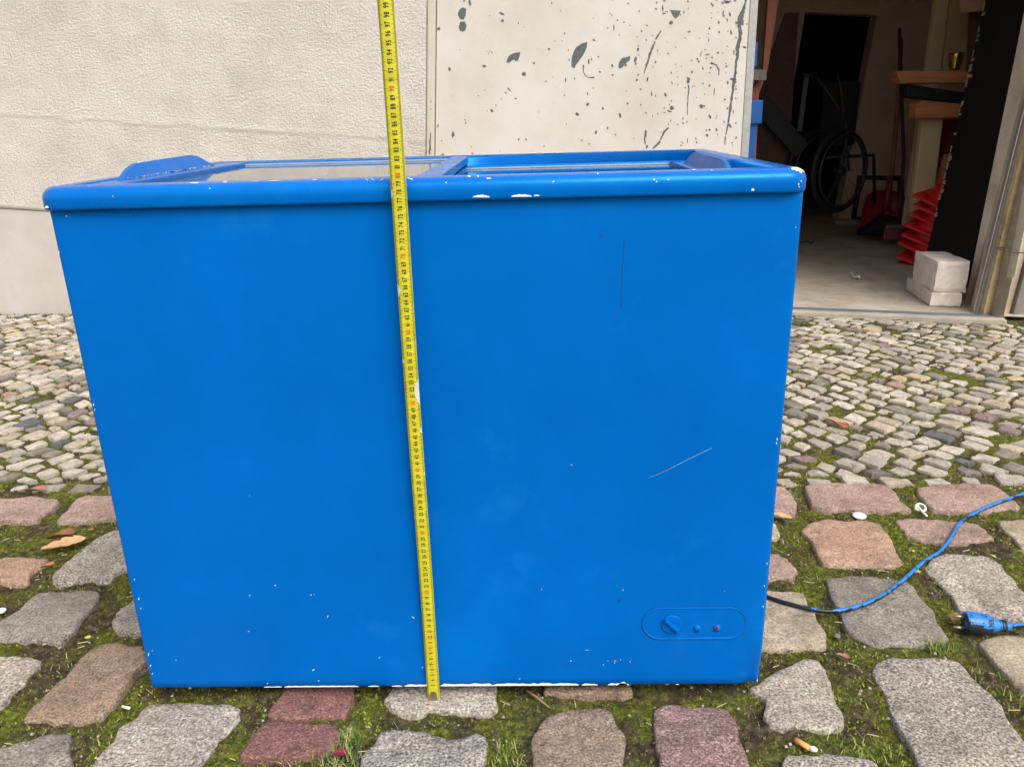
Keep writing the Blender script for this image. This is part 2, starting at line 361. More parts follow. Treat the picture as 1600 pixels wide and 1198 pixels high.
def patch(ang, x0, x1, seed):
    rng = np.random.default_rng(seed); a = math.radians(ang); dA = np.array([math.cos(a), math.sin(a)]); dB = np.array([dA[1], -dA[0]])
    O = np.array([(x0+x1)/2, 1.8]); r = -3.2; k = 0
    wob = lambda s, t: np.array([.05*math.sin(s*2.1+1)+.02*math.sin(s*5+t), 0])
    while r < 3.2:
        th = rng.uniform(.050, .070); s = -3.2+rng.uniform(0, .1)
        while s < 3.2:
            ln = rng.uniform(.052, .094)
            if rng.random() < .14: ln *= .6
            sk = rng.normal(0, .004)
            c = [(s+sk, r), (s+ln+sk, r), (s+ln-sk, r+th), (s-sk, r+th)]
            p = np.array([O+dA*(q0)+dB*(q1+.05*math.sin(q0*1.7+ang)+.015*math.sin(q0*6+ang)) for q0, q1 in c])+rng.normal(0, .0035, (4, 2))
            m = p.mean(0)
            if x0 <= m[0] < x1 and rng.random() > .025:
                p = clip(p, yfront(m[0])+.063, 1); p = clip(p, yback(m[0])-.008, -1)
                if len(p) >= 3 and parea(p) > .0013: small.append(p)
            s += ln+.003
        r += th+.004
patch(66, -3.2, .45, 21); patch(126, .45, 3.4, 22)
info = []
for p in small:
    c = p.mean(0); u, v = pix((c[0], c[1], 0)); vis = -15 < u < 1615 and v > 485 and (u < 240 or u > 1190)
    pu = np.array([pix((q[0], q[1], 0)) for q in p]); area = np.ptp(pu[:, 0])*np.ptp(pu[:, 1])
    info.append((vis, area))
order = sorted(range(len(small)), key=lambda i: (not info[i][0], -info[i][1]))
parts = set(order[:290])
SV, SF, SM = [], [], []
for i, p in enumerate(small):
    rng = np.random.default_rng(500+i); c = p.mean(0); top = rng.uniform(-.006, .001)
    e = np.roll(p, -1, 0)-p; L = math.sqrt(parea(p)); g = rng.uniform(.0125, .0185)
    p = c+(p-c)*(1-min(.42, g/max(.02, L))); out = []
    cut = rng.uniform(.10, .26, 8); npv = len(p)
    for k in range(npv):
        a, b, d = p[k-1], p[k], p[(k+1) % npv]; t = cut[k]
        out += [b+(a-b)*t*.8, b+((a-b)+(d-b))*t*.17, b+(d-b)*t*.8]
    o = np.array(out)+rng.normal(0, .0016, (len(out), 2)); m = len(o)
    POLYS.append(o); tilt = rng.normal(0, .035, 2)
    V = []
    for s, z in ((1.04, -.03), (1., -.005), (.955, -.0008), (.72, .0003)):
        for q0 in o:
            q = c+(q0-c)*s; V.append((q[0], q[1], top+z+((q-c)@tilt)+(.0012*rng.normal() if s < .99 else 0)))
    V.append((c[0], c[1], top+.0012)); Fc = []
    for k in range(3):
        for j in range(m): Fc.append((k*m+j, k*m+(j+1) % m, (k+1)*m+(j+1) % m, (k+1)*m+j))
    for j in range(m): Fc.append((3*m+j, 3*m+(j+1) % m, 4*m))
    if ((np.roll(o[:, 0], -1)-o[:, 0])*(np.roll(o[:, 1], -1)+o[:, 1])).sum() > 0: Fc = [f[::-1] for f in Fc]
    mi = rng.choice(len(MOS), p=np.array(MOSW)/sum(MOSW))
    if i in parts: mesh_obj('mosaic_stone', V, Fc, MOS[mi], ground, False)
    else:
        b0 = len(SV); SV += V; SF += [tuple(b0+a for a in f) for f in Fc]; SM += [mi]*len(Fc)
o = mesh_obj('mosaic_stones', SV, SF, MOS, ground, False, fm=SM); tag(o, kind='stuff')

# ---- moss and little plants in the joints
def occupancy(x0, x1, y0, y1, res):
    nxm, nym = int((x1-x0)/res), int((y1-y0)/res); occ = np.zeros((nym, nxm), bool)
    for p in POLYS:
        a0 = max(0, int((p[:, 0].min()-x0)/res)); a1 = min(nxm, int((p[:, 0].max()-x0)/res)+1)
        b0 = max(0, int((p[:, 1].min()-y0)/res)); b1 = min(nym, int((p[:, 1].max()-y0)/res)+1)
        if a1 <= a0 or b1 <= b0: continue
        X, Y = np.meshgrid(x0+(np.arange(a0, a1)+.5)*res, y0+(np.arange(b0, b1)+.5)*res)
        occ[b0:b1, a0:a1] |= inside(X, Y, p)
    return occ
GREEN = [plain('moss_'+k, c, .9, .3, 60) for k, c in (('olive', lin(102, 112, 36)), ('dark', lin(62, 68, 27)), ('bright', lin(132, 140, 50)), ('dry', lin(122, 108, 78)))]
def scatter(x0, x1, y0, y1, N, smin, smax, seed, hz, flat=.5):
    rng = np.random.default_rng(seed); occ = occupancy(x0, x1, y0, y1, .003)
    x = rng.uniform(x0, x1, N); y = rng.uniform(y0, y1, N)
    i = ((x-x0)/.003).astype(int).clip(0, occ.shape[1]-1); j = ((y-y0)/.003).astype(int).clip(0, occ.shape[0]-1)
    dens = vnoise(x, y, 6, seed)*.6+vnoise(x, y, 22, seed+1)*.4
    keep = ~occ[j, i] & (dens+rng.normal(0, .08, N) > .36) & (y < 3.2)
    x, y, dens = x[keep], y[keep], dens[keep]; m = len(x); s = rng.uniform(smin, smax, m)
    z = ground_z(x, y)-.001; a = rng.uniform(0, math.tau, m); lean = rng.uniform(.2, 1.1, m)
    w = s*rng.uniform(.25, .5, m); b = a+math.pi/2
    V = np.zeros((m, 3, 3)); V[:, 0] = np.stack([x+np.cos(b)*w, y+np.sin(b)*w, z], 1); V[:, 1] = np.stack([x-np.cos(b)*w, y-np.sin(b)*w, z], 1)
    V[:, 2] = np.stack([x+np.cos(a)*s*lean, y+np.sin(a)*s*lean, z+s*hz*(1.2-lean*flat)], 1)
    pm = np.where(dens > .58, rng.choice([0, 2, 0, 2, 1], m), rng.choice([0, 1, 1, 0, 3], m))
    return V.reshape(-1, 3), pm
V1, m1 = scatter(-1.15, 2.05, -.42, .86, 190000, .0025, .0065, 31, .8)
V2, m2 = scatter(-2.6, 3.0, .86, 3.05, 120000, .004, .009, 37, .55)
VV = np.vstack([V1, V2]); mm = np.concatenate([m1, m2]).astype(np.int32); nT = len(mm)
me = bpy.data.meshes.new('moss'); me.vertices.add(nT*3); me.vertices.foreach_set('co', VV.astype(np.float32).ravel())
me.loops.add(nT*3); me.loops.foreach_set('vertex_index', np.arange(nT*3, dtype=np.int32))
me.polygons.add(nT); me.polygons.foreach_set('loop_start', np.arange(0, nT*3, 3, dtype=np.int32))
for m in GREEN: me.materials.append(m)
me.polygons.foreach_set('material_index', mm); me.update(); me.validate()
mo = link(bpy.data.objects.new('moss', me)); tag(mo, 'olive green moss growing in the joints between the stones', 'moss', kind='stuff')

GRASS = [plain('grass_green', lin(84, 116, 36), .7, .25, 90), plain('grass_pale', lin(150, 158, 84), .7, .2, 90), plain('straw', lin(188, 172, 124), .8, .2, 90)]
def grass(name, spots, seed, label, cat='grass'):
    rng = np.random.default_rng(seed); V, Fc, fm = [], [], []
    for (u, v, r, cnt, h) in spots:
        c = gp(u, v)
        for _ in range(cnt):
            p = np.array([c[0]+rng.normal(0, r), c[1]+rng.normal(0, r*.8)]); z = -.01
            a = rng.uniform(0, math.tau); L = h*rng.uniform(.5, 1.15); bend = rng.uniform(.3, 1.2); wd = rng.uniform(.0006, .0013)
            side = np.array([-math.sin(a), math.cos(a), 0])*wd; d = np.array([math.cos(a), math.sin(a), 0]); b0 = len(V)
            for k, t in enumerate((0, .35, .7, 1)):
                q = np.array([p[0], p[1], z])+d*L*bend*t*t*.8+np.array([0, 0, L*(t-.35*bend*t*t)]); ww = (1-t*.92)
                V += [q-side*ww, q+side*ww]
            mi = int(rng.choice([0, 0, 0, 1, 1, 2]))
            for k in range(3): Fc.append((b0+2*k, b0+2*k+1, b0+2*k+3, b0+2*k+2)); fm.append(mi)
    tag(mesh_obj(name, V, Fc, GRASS, None, False, fm=fm), label, cat, kind='stuff')
grass('grass', [(1458,1004,.013,70,.022),(1478,1012,.015,40,.018),(1360,1180,.02,50,.016),(545,1150,.014,70,.020),(540,1175,.02,70,.020),(470,1190,.025,60,.018),
  (525,1195,.02,80,.022),(790,1165,.012,30,.02),(800,1190,.012,40,.024),(776,1185,.015,30,.02),(1300,1160,.02,40,.014),(1310,1090,.015,40,.014),(1400,1180,.015,40,.016),(1550,1050,.02,50,.014),(1580,1090,.02,50,.016),
  (190,1190,.02,40,.013),(150,1165,.015,40,.013),(1250,895,.015,40,.012),(1230,840,.02,40,.012),(900,1100,.03,40,.012),(180,810,.015,40,.013),(110,1035,.012,30,.014),(1520,870,.02,20,.012)], 5,
  'short green grass blades sprouting between the big stones')
# ================================================================ FREEZER
W_, D_, ZB, ZR, ZT = .9596, .5793, .0205, .7665, .7955
KS = .026                                                # the top slopes up towards the back
freezer = empty('chest_freezer', (W_/2, D_/2, 0))
tag(freezer, 'blue painted chest freezer with sliding glass lids standing on the cobbles', 'freezer')
XL, XR = -.0100, W_+.0085                               # the sides flare slightly towards the top
bm = bmesh.new(); NX, NZ = 70, 56; G = []
dents = [(879, 1040, .012, .0016), (905, 1044, .010, .0012), (842, 1052, .014, .0016), (1182, 1052, .022, .006), (640, 966, .012, .001), (757, 1012, .012, .0012), (784, 1013, .01, .0012), (715, 390, .02, .0008), (1176, 1062, .012, .006)]
dents = [(*at(u, v, 0)[[0, 2]], r, h) for u, v, r, h in dents]
def bx(x, z):
    t = (z-ZB)/(ZR-ZB); return XL*t+x*(W_+.005*(1-t)+(XR-W_-XL)*t)
for k in range(NZ+1):
    row = []
    for i in range(NX+1):
        z = ZB+(ZR+.006-ZB)*k/NZ; X = bx(i/NX, z); y = 0.
        for dx, dz, r, h in dents: y += h*math.exp(-((X-dx)**2+(z-dz)**2)/r**2)
        y += .0007*mnoise.noise(Vector((X*5, z*4, 1.3)))
        e = min(i, NX-i)/NX*W_
        row.append(bm.verts.new((X, y, z)))
    G.append(row)
for k in range(NZ):
    for i in range(NX): bm.faces.new((G[k][i], G[k][i+1], G[k+1][i+1], G[k+1][i]))
RC = .007                                               # rounded front corners, then sides and back
def side(col, sx):
    prev = col; n = 5
    for s in range(1, n+1):
        a = s/n*math.pi/2; ring = []
        for v in col: ring.append(bm.verts.new((v.co.x+sx*RC*math.sin(a), v.co.y+RC*(1-math.cos(a)), v.co.z)))
        for k in range(len(col)-1): bm.faces.new((prev[k], ring[k], ring[k+1], prev[k+1]))
        prev = ring
    ring = [bm.verts.new((v.co.x, D_, v.co.z)) for v in prev]
    for k in range(len(col)-1): bm.faces.new((prev[k], ring[k], ring[k+1], prev[k+1]))
    return ring
for r in G:
    r[0].co.x += RC; r[-1].co.x -= RC
L_ = side([r[0] for r in G], -1); R_ = side([r[-1] for r in G], 1)
for k in range(NZ): bm.faces.new((R_[k], L_[k], L_[k+1], R_[k+1]))
bf = [e for e in bm.edges if e.is_boundary and abs(e.verts[0].co.z-ZB) < 1e-4 and abs(e.verts[1].co.z-ZB) < 1e-4]
ret = bmesh.ops.extrude_edge_only(bm, edges=bf); lo = [v for v in ret['geom'] if isinstance(v, bmesh.types.BMVert)]
for v in lo: v.co.x += (.004 if v.co.x < W_/2 else -.004)*(abs(v.co.x-W_/2) > .46); v.co.y += .004 if v.co.y < .02 else 0; v.co.z -= .003
bmesh.ops.contextual_create(bm, geom=[e for e in bm.edges if e.is_boundary and e.verts[0].co.z < ZB-.002 and e.verts[1].co.z < ZB-.002])
bm_obj('body', bm, BLUE, freezer, True)

# rim: a profile swept round the outline
OV = .0105
prof = [(-.004, ZR-.001), (OV-.003, ZR-.001), (OV-.0008, ZR+.0006), (OV, ZR+.003), (OV, ZR+.014)]
for a in range(1, 8):
    t = a/8*math.pi/2; prof.append((OV-.017*(1-math.cos(t)), ZR+.014+(ZT-ZR-.014)*math.sin(t)))
prof += [(OV-.019, ZT), (-.022, ZT), (-.026, ZT-.0015), (-.028, ZT-.005), (-.028, ZT-.058)]
RO = .018
def outline(n=8):
    x0, x1, y0, y1 = -.0095, W_+.0032, 0, D_; out = []
    for cx, cy, a0 in ((x1-RO, y0+RO, -90), (x1-RO, y1-RO, 0), (x0+RO, y1-RO, 90), (x0+RO, y0+RO, 180)):
        for k in range(n+1):
            a = math.radians(a0+90*k/n); out.append((cx+RO*math.cos(a), cy+RO*math.sin(a), math.cos(a), math.sin(a)))
    return out
OL = outline(); V = []; Fc = []; np_ = len(prof)
for (x, y, ax, ay) in OL:
    for o, z in prof: V.append((x+ax*o, y+ay*o, z+KS*max(0, y+ay*o)*(z > ZR+.005)))
for i in range(len(OL)):
    j = (i+1) % len(OL)
    for k in range(np_-1): Fc.append((i*np_+k, j*np_+k, j*np_+k+1, i*np_+k+1))
rim = mesh_obj('rim', V, Fc, BLUER, freezer, True)

# inner tub and feet
TUB = plain('white_liner', lin(214, 216, 214), .5, .05)
bm = bmesh.new(); a, b = .03, .10
c = [bm.verts.new(p) for p in ((a, a, ZT-.056), (W_-a, a, ZT-.056), (W_-a, D_-a, ZT-.056), (a, D_-a, ZT-.056), (a+.02, a+.02, .2), (W_-a-.02, a+.02, .2), (W_-a-.02, D_-a-.02, .2), (a+.02, D_-a-.02, .2))]
for f in ((4, 5, 6, 7), (0, 1, 5, 4), (1, 2, 6, 5), (2, 3, 7, 6), (3, 0, 4, 7)): bm.faces.new([c[i] for i in f])
bm_obj('inner_tub', bm, TUB, freezer)
BLACKP = plain('black_plastic', (.012, .012, .013), .55, .2)
for x, y in ((.07, .07), (W_-.07, .07), (.07, D_-.07), (W_-.07, D_-.07)):
    bm = tube_bm([(x, y, -.004), (x, y, .002), (x, y, .003), (x, y, ZB+.001)], [.024, .024, .017, .017], 16); bm_obj('foot', bm, BLACKP, freezer, True)

# sliding lids
gl = NT('lid_glass'); gl.set('Base Color', (.93, .97, .97, 1)).set('Roughness', .04).set('Transmission Weight', 1.).set('IOR', 1.52)
gl.bump(gl.noise(38, 3, .6, stretch=(1, .25, 1)), .05, .0012)
GLASS = gl.m
SIL = plain('seal_strip', lin(160, 170, 178), .35, .1)
BLUE2 = BLUER
def lid(x0, x1, z1, hx, hs, label):
    y0, y1 = .0305, D_-.0305; fh = .014; fw = .017; bw = .045
    l = empty('sliding_lid', ((x0+x1)/2, D_/2, z1)); l.parent = freezer; l.matrix_parent_inverse = MW[freezer.name].inverted(); l['label'] = label
    inner0, inner1 = (x0+bw if hs < 0 else x0+.030), (x1-bw if hs > 0 else x1-.032)
    for (a, b, c, d) in ((x0, x1, y0, y0+fw), (x0, x1, y1-fw, y1), (x0, inner0, y0+fw, y1-fw), (inner1, x1, y0+fw, y1-fw)):
        bm_obj('frame_bar', box(a, b, c, d, z1-fh, z1, .002), BLUE2, l)
    bm_obj('glass_pane', box(inner0-.004, inner1+.004, y0+fw-.004, y1-fw+.004, z1-.011, z1-.006), GLASS, l)
    bm_obj('seal', box(inner0, inner1, y1-fw-.004, y1-fw, z1-.0055, z1-.003), SIL, l)
    # grip: a fin standing along the outer end, rounded off at both tips
    ys = np.linspace(y0+.07, y1-.11, 22); V = []; Fc = []; Hh = .021 if hs < 0 else .022
    for k, y in enumerate(ys):
        t = k/(len(ys)-1); e = min(t/.30, (1-t)/.14); h = Hh*(1 if e >= 1 else math.sin(e*math.pi/2))*(.86+.14*t)+.0008
        lean = hs*h*(.85 if hs < 0 else .45)
        V += [(hx-.0035, y, z1-.002), (hx-.003+lean, y, z1+h), (hx+.003+lean, y, z1+h), (hx+.0035, y, z1-.002)]
        if k:
            b0 = 4*(k-1)
            for s in range(4): Fc.append((b0+s, b0+4+s, b0+4+(s+1) % 4, b0+(s+1) % 4))
    Fc += [(0, 1, 2, 3), (4*len(ys)-1, 4*len(ys)-2, 4*len(ys)-3, 4*len(ys)-4)]
    mesh_obj('grip', V, Fc, BLUE, l, False)
    for ch in l.children:
        for v in ch.data.vertices: v.co.z += KS*v.co.y
    return l
ZU, ZLo = ZT-.001, ZT-.019
lid(.0235, .500, ZU, .040, -1, 'upper left glass lid with raised grip at its outer end')
lid(.468, W_-.0275, ZLo, W_-.060, 1, 'lower right glass lid with raised grip at its outer end')

# control panel
cp = empty('control_panel', tuple(at(1085, 973, 0))); cp.parent = freezer; cp.matrix_parent_inverse = MW[freezer.name].inverted()
MW[cp.name] = Matrix.Translation(tuple(at(1085, 973, 0)))
pa, pb = at(1003, 973, 0), at(1167, 973, 0); ptop, pbot = at(1085, 948, 0)[2], at(1085, 998, 0)[2]
ph = (ptop-pbot)/2; pcz = (ptop+pbot)/2
def stadium(x0, x1, z, h, y, n=14):
    out = []
    for k in range(n+1): a = -math.pi/2+math.pi*k/n; out.append((x1-h+h*math.cos(a), y, z+h*math.sin(a)))
    for k in range(n+1): a = math.pi/2+math.pi*k/n; out.append((x0+h+h*math.cos(a), y, z+h*math.sin(a)))
    return out
V = []; Fc = []
rr = [(0, .001), (0, -.0009), (-.0014, -.0016), (-.0032, -.0006)]
for d, y in rr: V += stadium(pa[0]-d*0+(-d), pb[0]+d, pcz, ph+d, y)
nn = len(V)//len(rr)
for k in range(len(rr)-1):
    for i in range(nn): Fc.append((k*nn+i, k*nn+(i+1) % nn, (k+1)*nn+(i+1) % nn, (k+1)*nn+i))
Fc.append([(len(rr)-1)*nn+i for i in range(nn)])
mesh_obj('panel_plate', V, Fc, BLUE, cp)
GAP = plain('joint_shadow_gap', (.001, .018, .07), .7, .1)
V = stadium(pa[0]-.0007, pb[0]+.0007, pcz, ph+.0007, -.0003)+stadium(pa[0]-.0, pb[0]+.0, pcz, ph, -.0003); Fc = [(i, (i+1) % nn, nn+(i+1) % nn, nn+i) for i in range(nn)]
mesh_obj('panel_joint', V, Fc, GAP, cp)
kc = at(1049, 974, 0); kr = .0155
bm = tube_bm([(kc[0], -.0002, kc[2]), (kc[0], -.0022, kc[2]), (kc[0], -.003, kc[2])], [kr, kr, kr-.0008], 36); kn = bm_obj('knob', bm, BLUE, cp, False)
dv = Vector((.707, 0, -.707)); nv = Vector((.707, 0, .707)); c0 = Vector((kc[0], 0, kc[2]))
cs = []
for zz, wd, ln in ((-.002, .0034, .0150), (-.0095, .0018, .0146)):
    for s, t in ((-1, -1), (1, -1), (1, 1), (-1, 1)): cs.append(c0+dv*ln*s+nv*wd*t+Vector((0, zz, 0)))
bm_obj('knob_grip', hexa(cs, .0008), BLUE, cp)
for (u, v, rad) in ((1089.5, 980, .0058), (1120.5, 980, .0056)):
    p = at(u, v, 0)
    bm = tube_bm([(p[0], -.0002, p[2])]+[(p[0], -.001-.0045*math.sin(a), p[2]) for a in (0, .4, .8, 1.2, 1.5)], [rad]+[rad*math.cos(a) for a in (0, .4, .8, 1.2, 1.5)], 20)
    o = bm_obj('indicator_button', bm, BLUE, cp, True)
RED = plain('red_lens', (.35, .008, .008), .3, .1)

# chipped and scratched paint: thin flakes of the white enamel showing
def flake(cx, cy, w_, h_, rot, rng, n=12, jag=.28):
    out = []
    for k in range(n):
        a = k*math.tau/n; r = 1+rng.normal(0, jag)*.7; x, y = w_/2*math.cos(a)*r, h_/2*math.sin(a)*r
        out.append((cx+x*math.cos(rot)-y*math.sin(rot), cy+x*math.sin(rot)+y*math.cos(rot)))
    return out
def flakes(name, polys, fn, mat, parent):
    V, Fc = [], []
    for p in polys:
        b0 = len(V); cx = sum(q[0] for q in p)/len(p); cy = sum(q[1] for q in p)/len(p); V.append(fn(cx, cy)); V += [fn(*q) for q in p]; n = len(p)
        Fc += [(b0, b0+1+k, b0+1+(k+1) % n) for k in range(n)]
    o = mesh_obj(name, V, Fc, mat, parent)
    if len(polys) > 1 and name in ('paint_chip', 'scuff_mark', 'frame_chips'): o['kind'] = 'stuff'
    return o
rng = np.random.default_rng(77)
front = lambda u, v: at(u, v, -.0009)
pol = [flake(u, v, w_*.72, h_*.72, math.radians(r), rng, 9, .35) for u, v, w_, h_, r in [
 (104, 338, 3, 2.5, 0), (430, 914, 4, 1.6, 20), (390, 930, 5, 1.2, 0), (486, 929, 2, 2, 0), (491, 928, 2, 1.2, -30), (512, 963, 1.2, 6, 20), (645, 964, 8, 1.5, 35), (660, 1042, 2, 2, 0), (593, 1027, 2, 1.5, 0), (490, 1046, 6, 1.6, -30), (498, 1063, 3, 2, 0),
 (973, 921, 3, 1.6, 0), (892, 1032, 3, 2.4, 0), (917, 1015, 6, 1, 0), (943, 1038, 2, 2.5, 0), (961, 1032, 5, 1, 0), (960, 1035, 3, 1, 0), (970, 1030, 1.2, 2, 20), (985, 1033, 1.5, 3, 10), (950, 1032, 1.5, 1.5, 0), (238, 1016, 3, 1.2, 0), (389, 986, 4, 1.2, 0), (275, 1031, 1.6, 1.6, 0), (1132, 923, 1.6, 1.6, 0),
 (893, 726, 2.4, 1.6, 0), (390, 774, 2, 1.2, 0), (846, 920, 2, 1.4, 0), (812, 1060, 3, 1.2, 0), (418, 1067, 2.5, 2, 0)]]
SCR = plain('fine_scratch', (.36, .58, .80), .5, .1)
flakes('scratch', [[(1013, 746.8), (1040, 735.2), (1075, 717.3), (1112, 699.6), (1112, 700), (1075, 717.8), (1040, 735.7), (1013, 747.1)]], front, SCR, freezer)
flakes('paint_chip', pol, front, CHIP, freezer)
# bare lower edge
def edge_strip(u0, u1, h, seed):
    r = np.random.default_rng(seed); n = int((u1-u0)/6)+2; us = np.linspace(u0, u1, n); x = [at(u, 1070, -.0011)[0] for u in us]
    top = [ZB+max(.0004, h*(.7+.6*r.random())) for _ in us]; top[0] = top[-1] = ZB+.0003; V = []; Fc = []
    for k in range(n): V += [(x[k], -.0009, ZB-.0008), (x[k], -.0009, top[k])]
    for k in range(n-1): Fc.append((2*k, 2*k+2, 2*k+3, 2*k+1))
    return V, Fc
V, Fc = [], []
for k, (a, b, h) in enumerate([(412, 440, .0012), (444, 560, .0017), (575, 592, .0012), (612, 628, .0012), (632, 672, .0028), (688, 770, .0036), (770, 905, .0034), (909, 934, .0022), (950, 983, .0024), (966, 980, .005), (1056, 1061, .003)]):
    v, f = edge_strip(a, b, h, k); b0 = len(V); V += v; Fc += [tuple(b0+i for i in q) for q in f]
mesh_obj('bare_lower_edge', V, Fc, CHIP, freezer)['kind'] = 'stuff'
# flakes on the rounded front of the rim
SP = [(OV*1.0-0, z) for _, z in prof]
def rim_front(u, v):
    best = None                                         # first profile segment the sight line meets
    for k in range(2, len(prof)-5):
        for t in (0, .25, .5, .75):
            o = prof[k][0]*(1-t)+prof[k+1][0]*t; z = prof[k][1]*(1-t)+prof[k+1][1]*t
            p = at(u, v, -o-.0005); e = abs(p[2]-z)
            if best is None or e < best[0]-1e-6: best = (e, o, z, k)
    _, o, z, k = best; dx, dz = prof[k+1][0]-prof[k-1][0], prof[k+1][1]-prof[k-1][1]; L = math.hypot(dx, dz)
    p = at(u, v, -o); return (p[0], -o-.0006*dz/L, z+.0006*(-dx/L))
pol = [flake(u, v, w_*.9, h_*.72, math.radians(r), rng) for u, v, w_, h_, r in [(400, 283.5, 16, 2.2, 0), (430, 282.5, 26, 3.4, 0), (452, 281.5, 20, 3, 0), (472, 281, 12, 2, 0), (492, 281.5, 8, 2, 0), (360, 284, 6, 1.5, 0), (352, 285, 9, 3, 0), (304, 286.5, 12, 3, 0),
 (573, 281, 8, 1.2, 40), (582, 281, 6, 1.2, 40), (597, 281, 8, 1.2, -35), (640, 279.5, 10, 2, 15), (697, 286, 1.2, 3, 0), (733, 276.5, 6, 3, 20), (747, 276, 3, 2, 0), (764, 279.5, 8, 2.4, 0), (865, 284, 5, 1.5, -30), (934, 272, 2.5, 3, 0), (1022, 281, 2, 3, 0), (1044, 281, 2, 2, 0), (1026, 284, 3, 2, 40), (1043, 297, 1.4, 2, 0), (1085, 266, 7, 2.5, 0), (1112, 267, 2, 1.4, 0), (1176, 296, 3.5, 6, -25), (328, 295, 2, 2.5, 0), (177, 307, 2, 1.5, 0)]]
flakes('paint_chip', pol, rim_front, CHIP, freezer)
def hump(u0, u1, v0, h, seed):
    r = np.random.default_rng(seed); us = np.linspace(u0, u1, 16)
    return [(u, v0) for u in us]+[(u, v0-h*math.sin(math.pi*(k+.5)/16)**.6*r.uniform(.7, 1.05)) for k, u in list(enumerate(us))[::-1]]
for h_ in (hump(739, 765, 308.5, 4.5, 1), hump(799, 831, 307.5, 4.5, 2), hump(834, 843, 306.5, 2.5, 3), hump(70, 76, 325, 4, 4)): flakes('paint_chip', [h_], lambda u, v: at(u, v, -OV-.0006), CHIP, freezer)
# worn right front corner of the rim
V, Fc = [], []; sel = list(range(1, 8)); ks = list(range(5, 13))
for i in sel:
    x, y, ax, ay = OL[i]
    for k in ks:
        o, z = prof[k]; V.append((x+ax*(o+.0004), y+ay*(o+.0004), z+.0004))
r = np.random.default_rng(4); nk = len(ks)
for i in range(len(sel)-1):
    for k in range(nk-1):
        c = (i-3)/3.2, (k-4.2)/2.6
        if c[0]**2+c[1]**2 < 1*r.uniform(.6, 1.3): Fc.append((i*nk+k, (i+1)*nk+k, (i+1)*nk+k+1, i*nk+k+1))
mesh_obj('paint_chip', V, Fc, CHIP, freezer)['kind'] = 'stuff'
pol = [flake(1248, 288, 1.8, 3, 0, rng), flake(1252, 283, 2, 2, 0, rng), flake(1249, 292, 1.5, 2, 0, rng)]
flakes('paint_chip', pol, lambda u, v: at(u, v, -OV-.0006), CHIP, freezer)
# nicks along the two front vertical corners
pol = []
for u, v, h_ in [(79, 345, 3), (86, 378, 2.5), (90, 395, 5), (144, 632, 5), (146, 640, 3), (208, 905, 3), (215, 935, 4), (218, 950, 3), (230, 1022, 6), (233, 1040, 5), (236, 1052, 3)]: pol.append(flake(u+2.0, v, 1.2, h_*.9, .2, rng))
for u, v, h_ in [(1232, 497, 4), (1229, 528, 3), (1216, 686, 5), (1215, 692, 4), (1200, 880, 3), (1196, 915, 3), (1194, 947, 4), (1245, 355, 2), (1185, 1062, 6)]: pol.append(flake(u-1.6, v, 1.2, h_*.9, -.08, rng))
flakes('paint_chip', pol, lambda u, v: at(u, v, -.0004), CHIP, freezer)
# drip line and scuffs
flakes('scuff_mark', [[(975.7, 375), (976.5, 375), (973, 440), (971.2, 478), (970, 478), (972.2, 440)], flake(940, 366, 2, 12, .05, rng), flake(970, 478, 3, 4, 0, rng), flake(968, 938, 4, 4, 0, rng), flake(965, 998, 2, 2, 0, rng), flake(865, 512, 2, 2, 0, rng), flake(858, 660, 2, 2, 0, rng), flake(1096, 329, 3, 2, 0, rng)], front, DARKMARK, freezer)
p = at(1120.5, 980, 0)
o = flakes('red_lens_patch', [flake(1120, 980.3, 5, 5, .7, rng)], lambda u, v: at(u, v, -.0062), RED, cp)
# chipped edges of the grips
V, Fc = [], []
r = np.random.default_rng(8)
for k in range(46):
    y = .11+.32*r.random(); L = r.uniform(.003, .02); x = .040+.0005
    b0 = len(V); zq = ZU+.0008+KS*y; V += [(x+.0038, y, zq), (x+.0038, y+L, zq+KS*L), (x+.0038, y+L, zq+KS*L+r.uniform(.0008, .002)), (x+.0038, y, zq+r.uniform(.0005, .002))]; Fc.append((b0, b0+1, b0+2, b0+3))
for y, L in ((.19, .02), (.215, .035), (.30, .02), (.36, .01)):
    hh = .0195+KS*y; b0 = len(V); x = .040+.0033-.85*.021; V += [(x, y, ZU+hh-.003), (x, y+L, ZU+hh-.002), (x-.0006, y+L, ZU+hh+.0014), (x-.0006, y, ZU+hh+.0014)]; Fc.append((b0, b0+1, b0+2, b0+3))
mesh_obj('paint_chip', V, Fc, CHIP, freezer)['kind'] = 'stuff'
V, Fc = [], []                                          # bare spots on the back rim
for u0, u1 in ((755, 768), (822, 838), (848, 864), (868, 882), (694, 706)):
    a, b = at(u0, 238, D_-.03+.002), at(u1, 238, D_-.03+.002); b0 = len(V)
    zb_ = ZT+KS*D_; V += [(a[0], D_-.024, zb_-.0001), (b[0], D_-.024, zb_-.0001), (b[0], D_-.014, zb_+.0004), (a[0], D_-.016, zb_+.0004)]; Fc.append((b0, b0+1, b0+2, b0+3))
mesh_obj('paint_chip', V, Fc, CHIP, freezer)['kind'] = 'stuff'

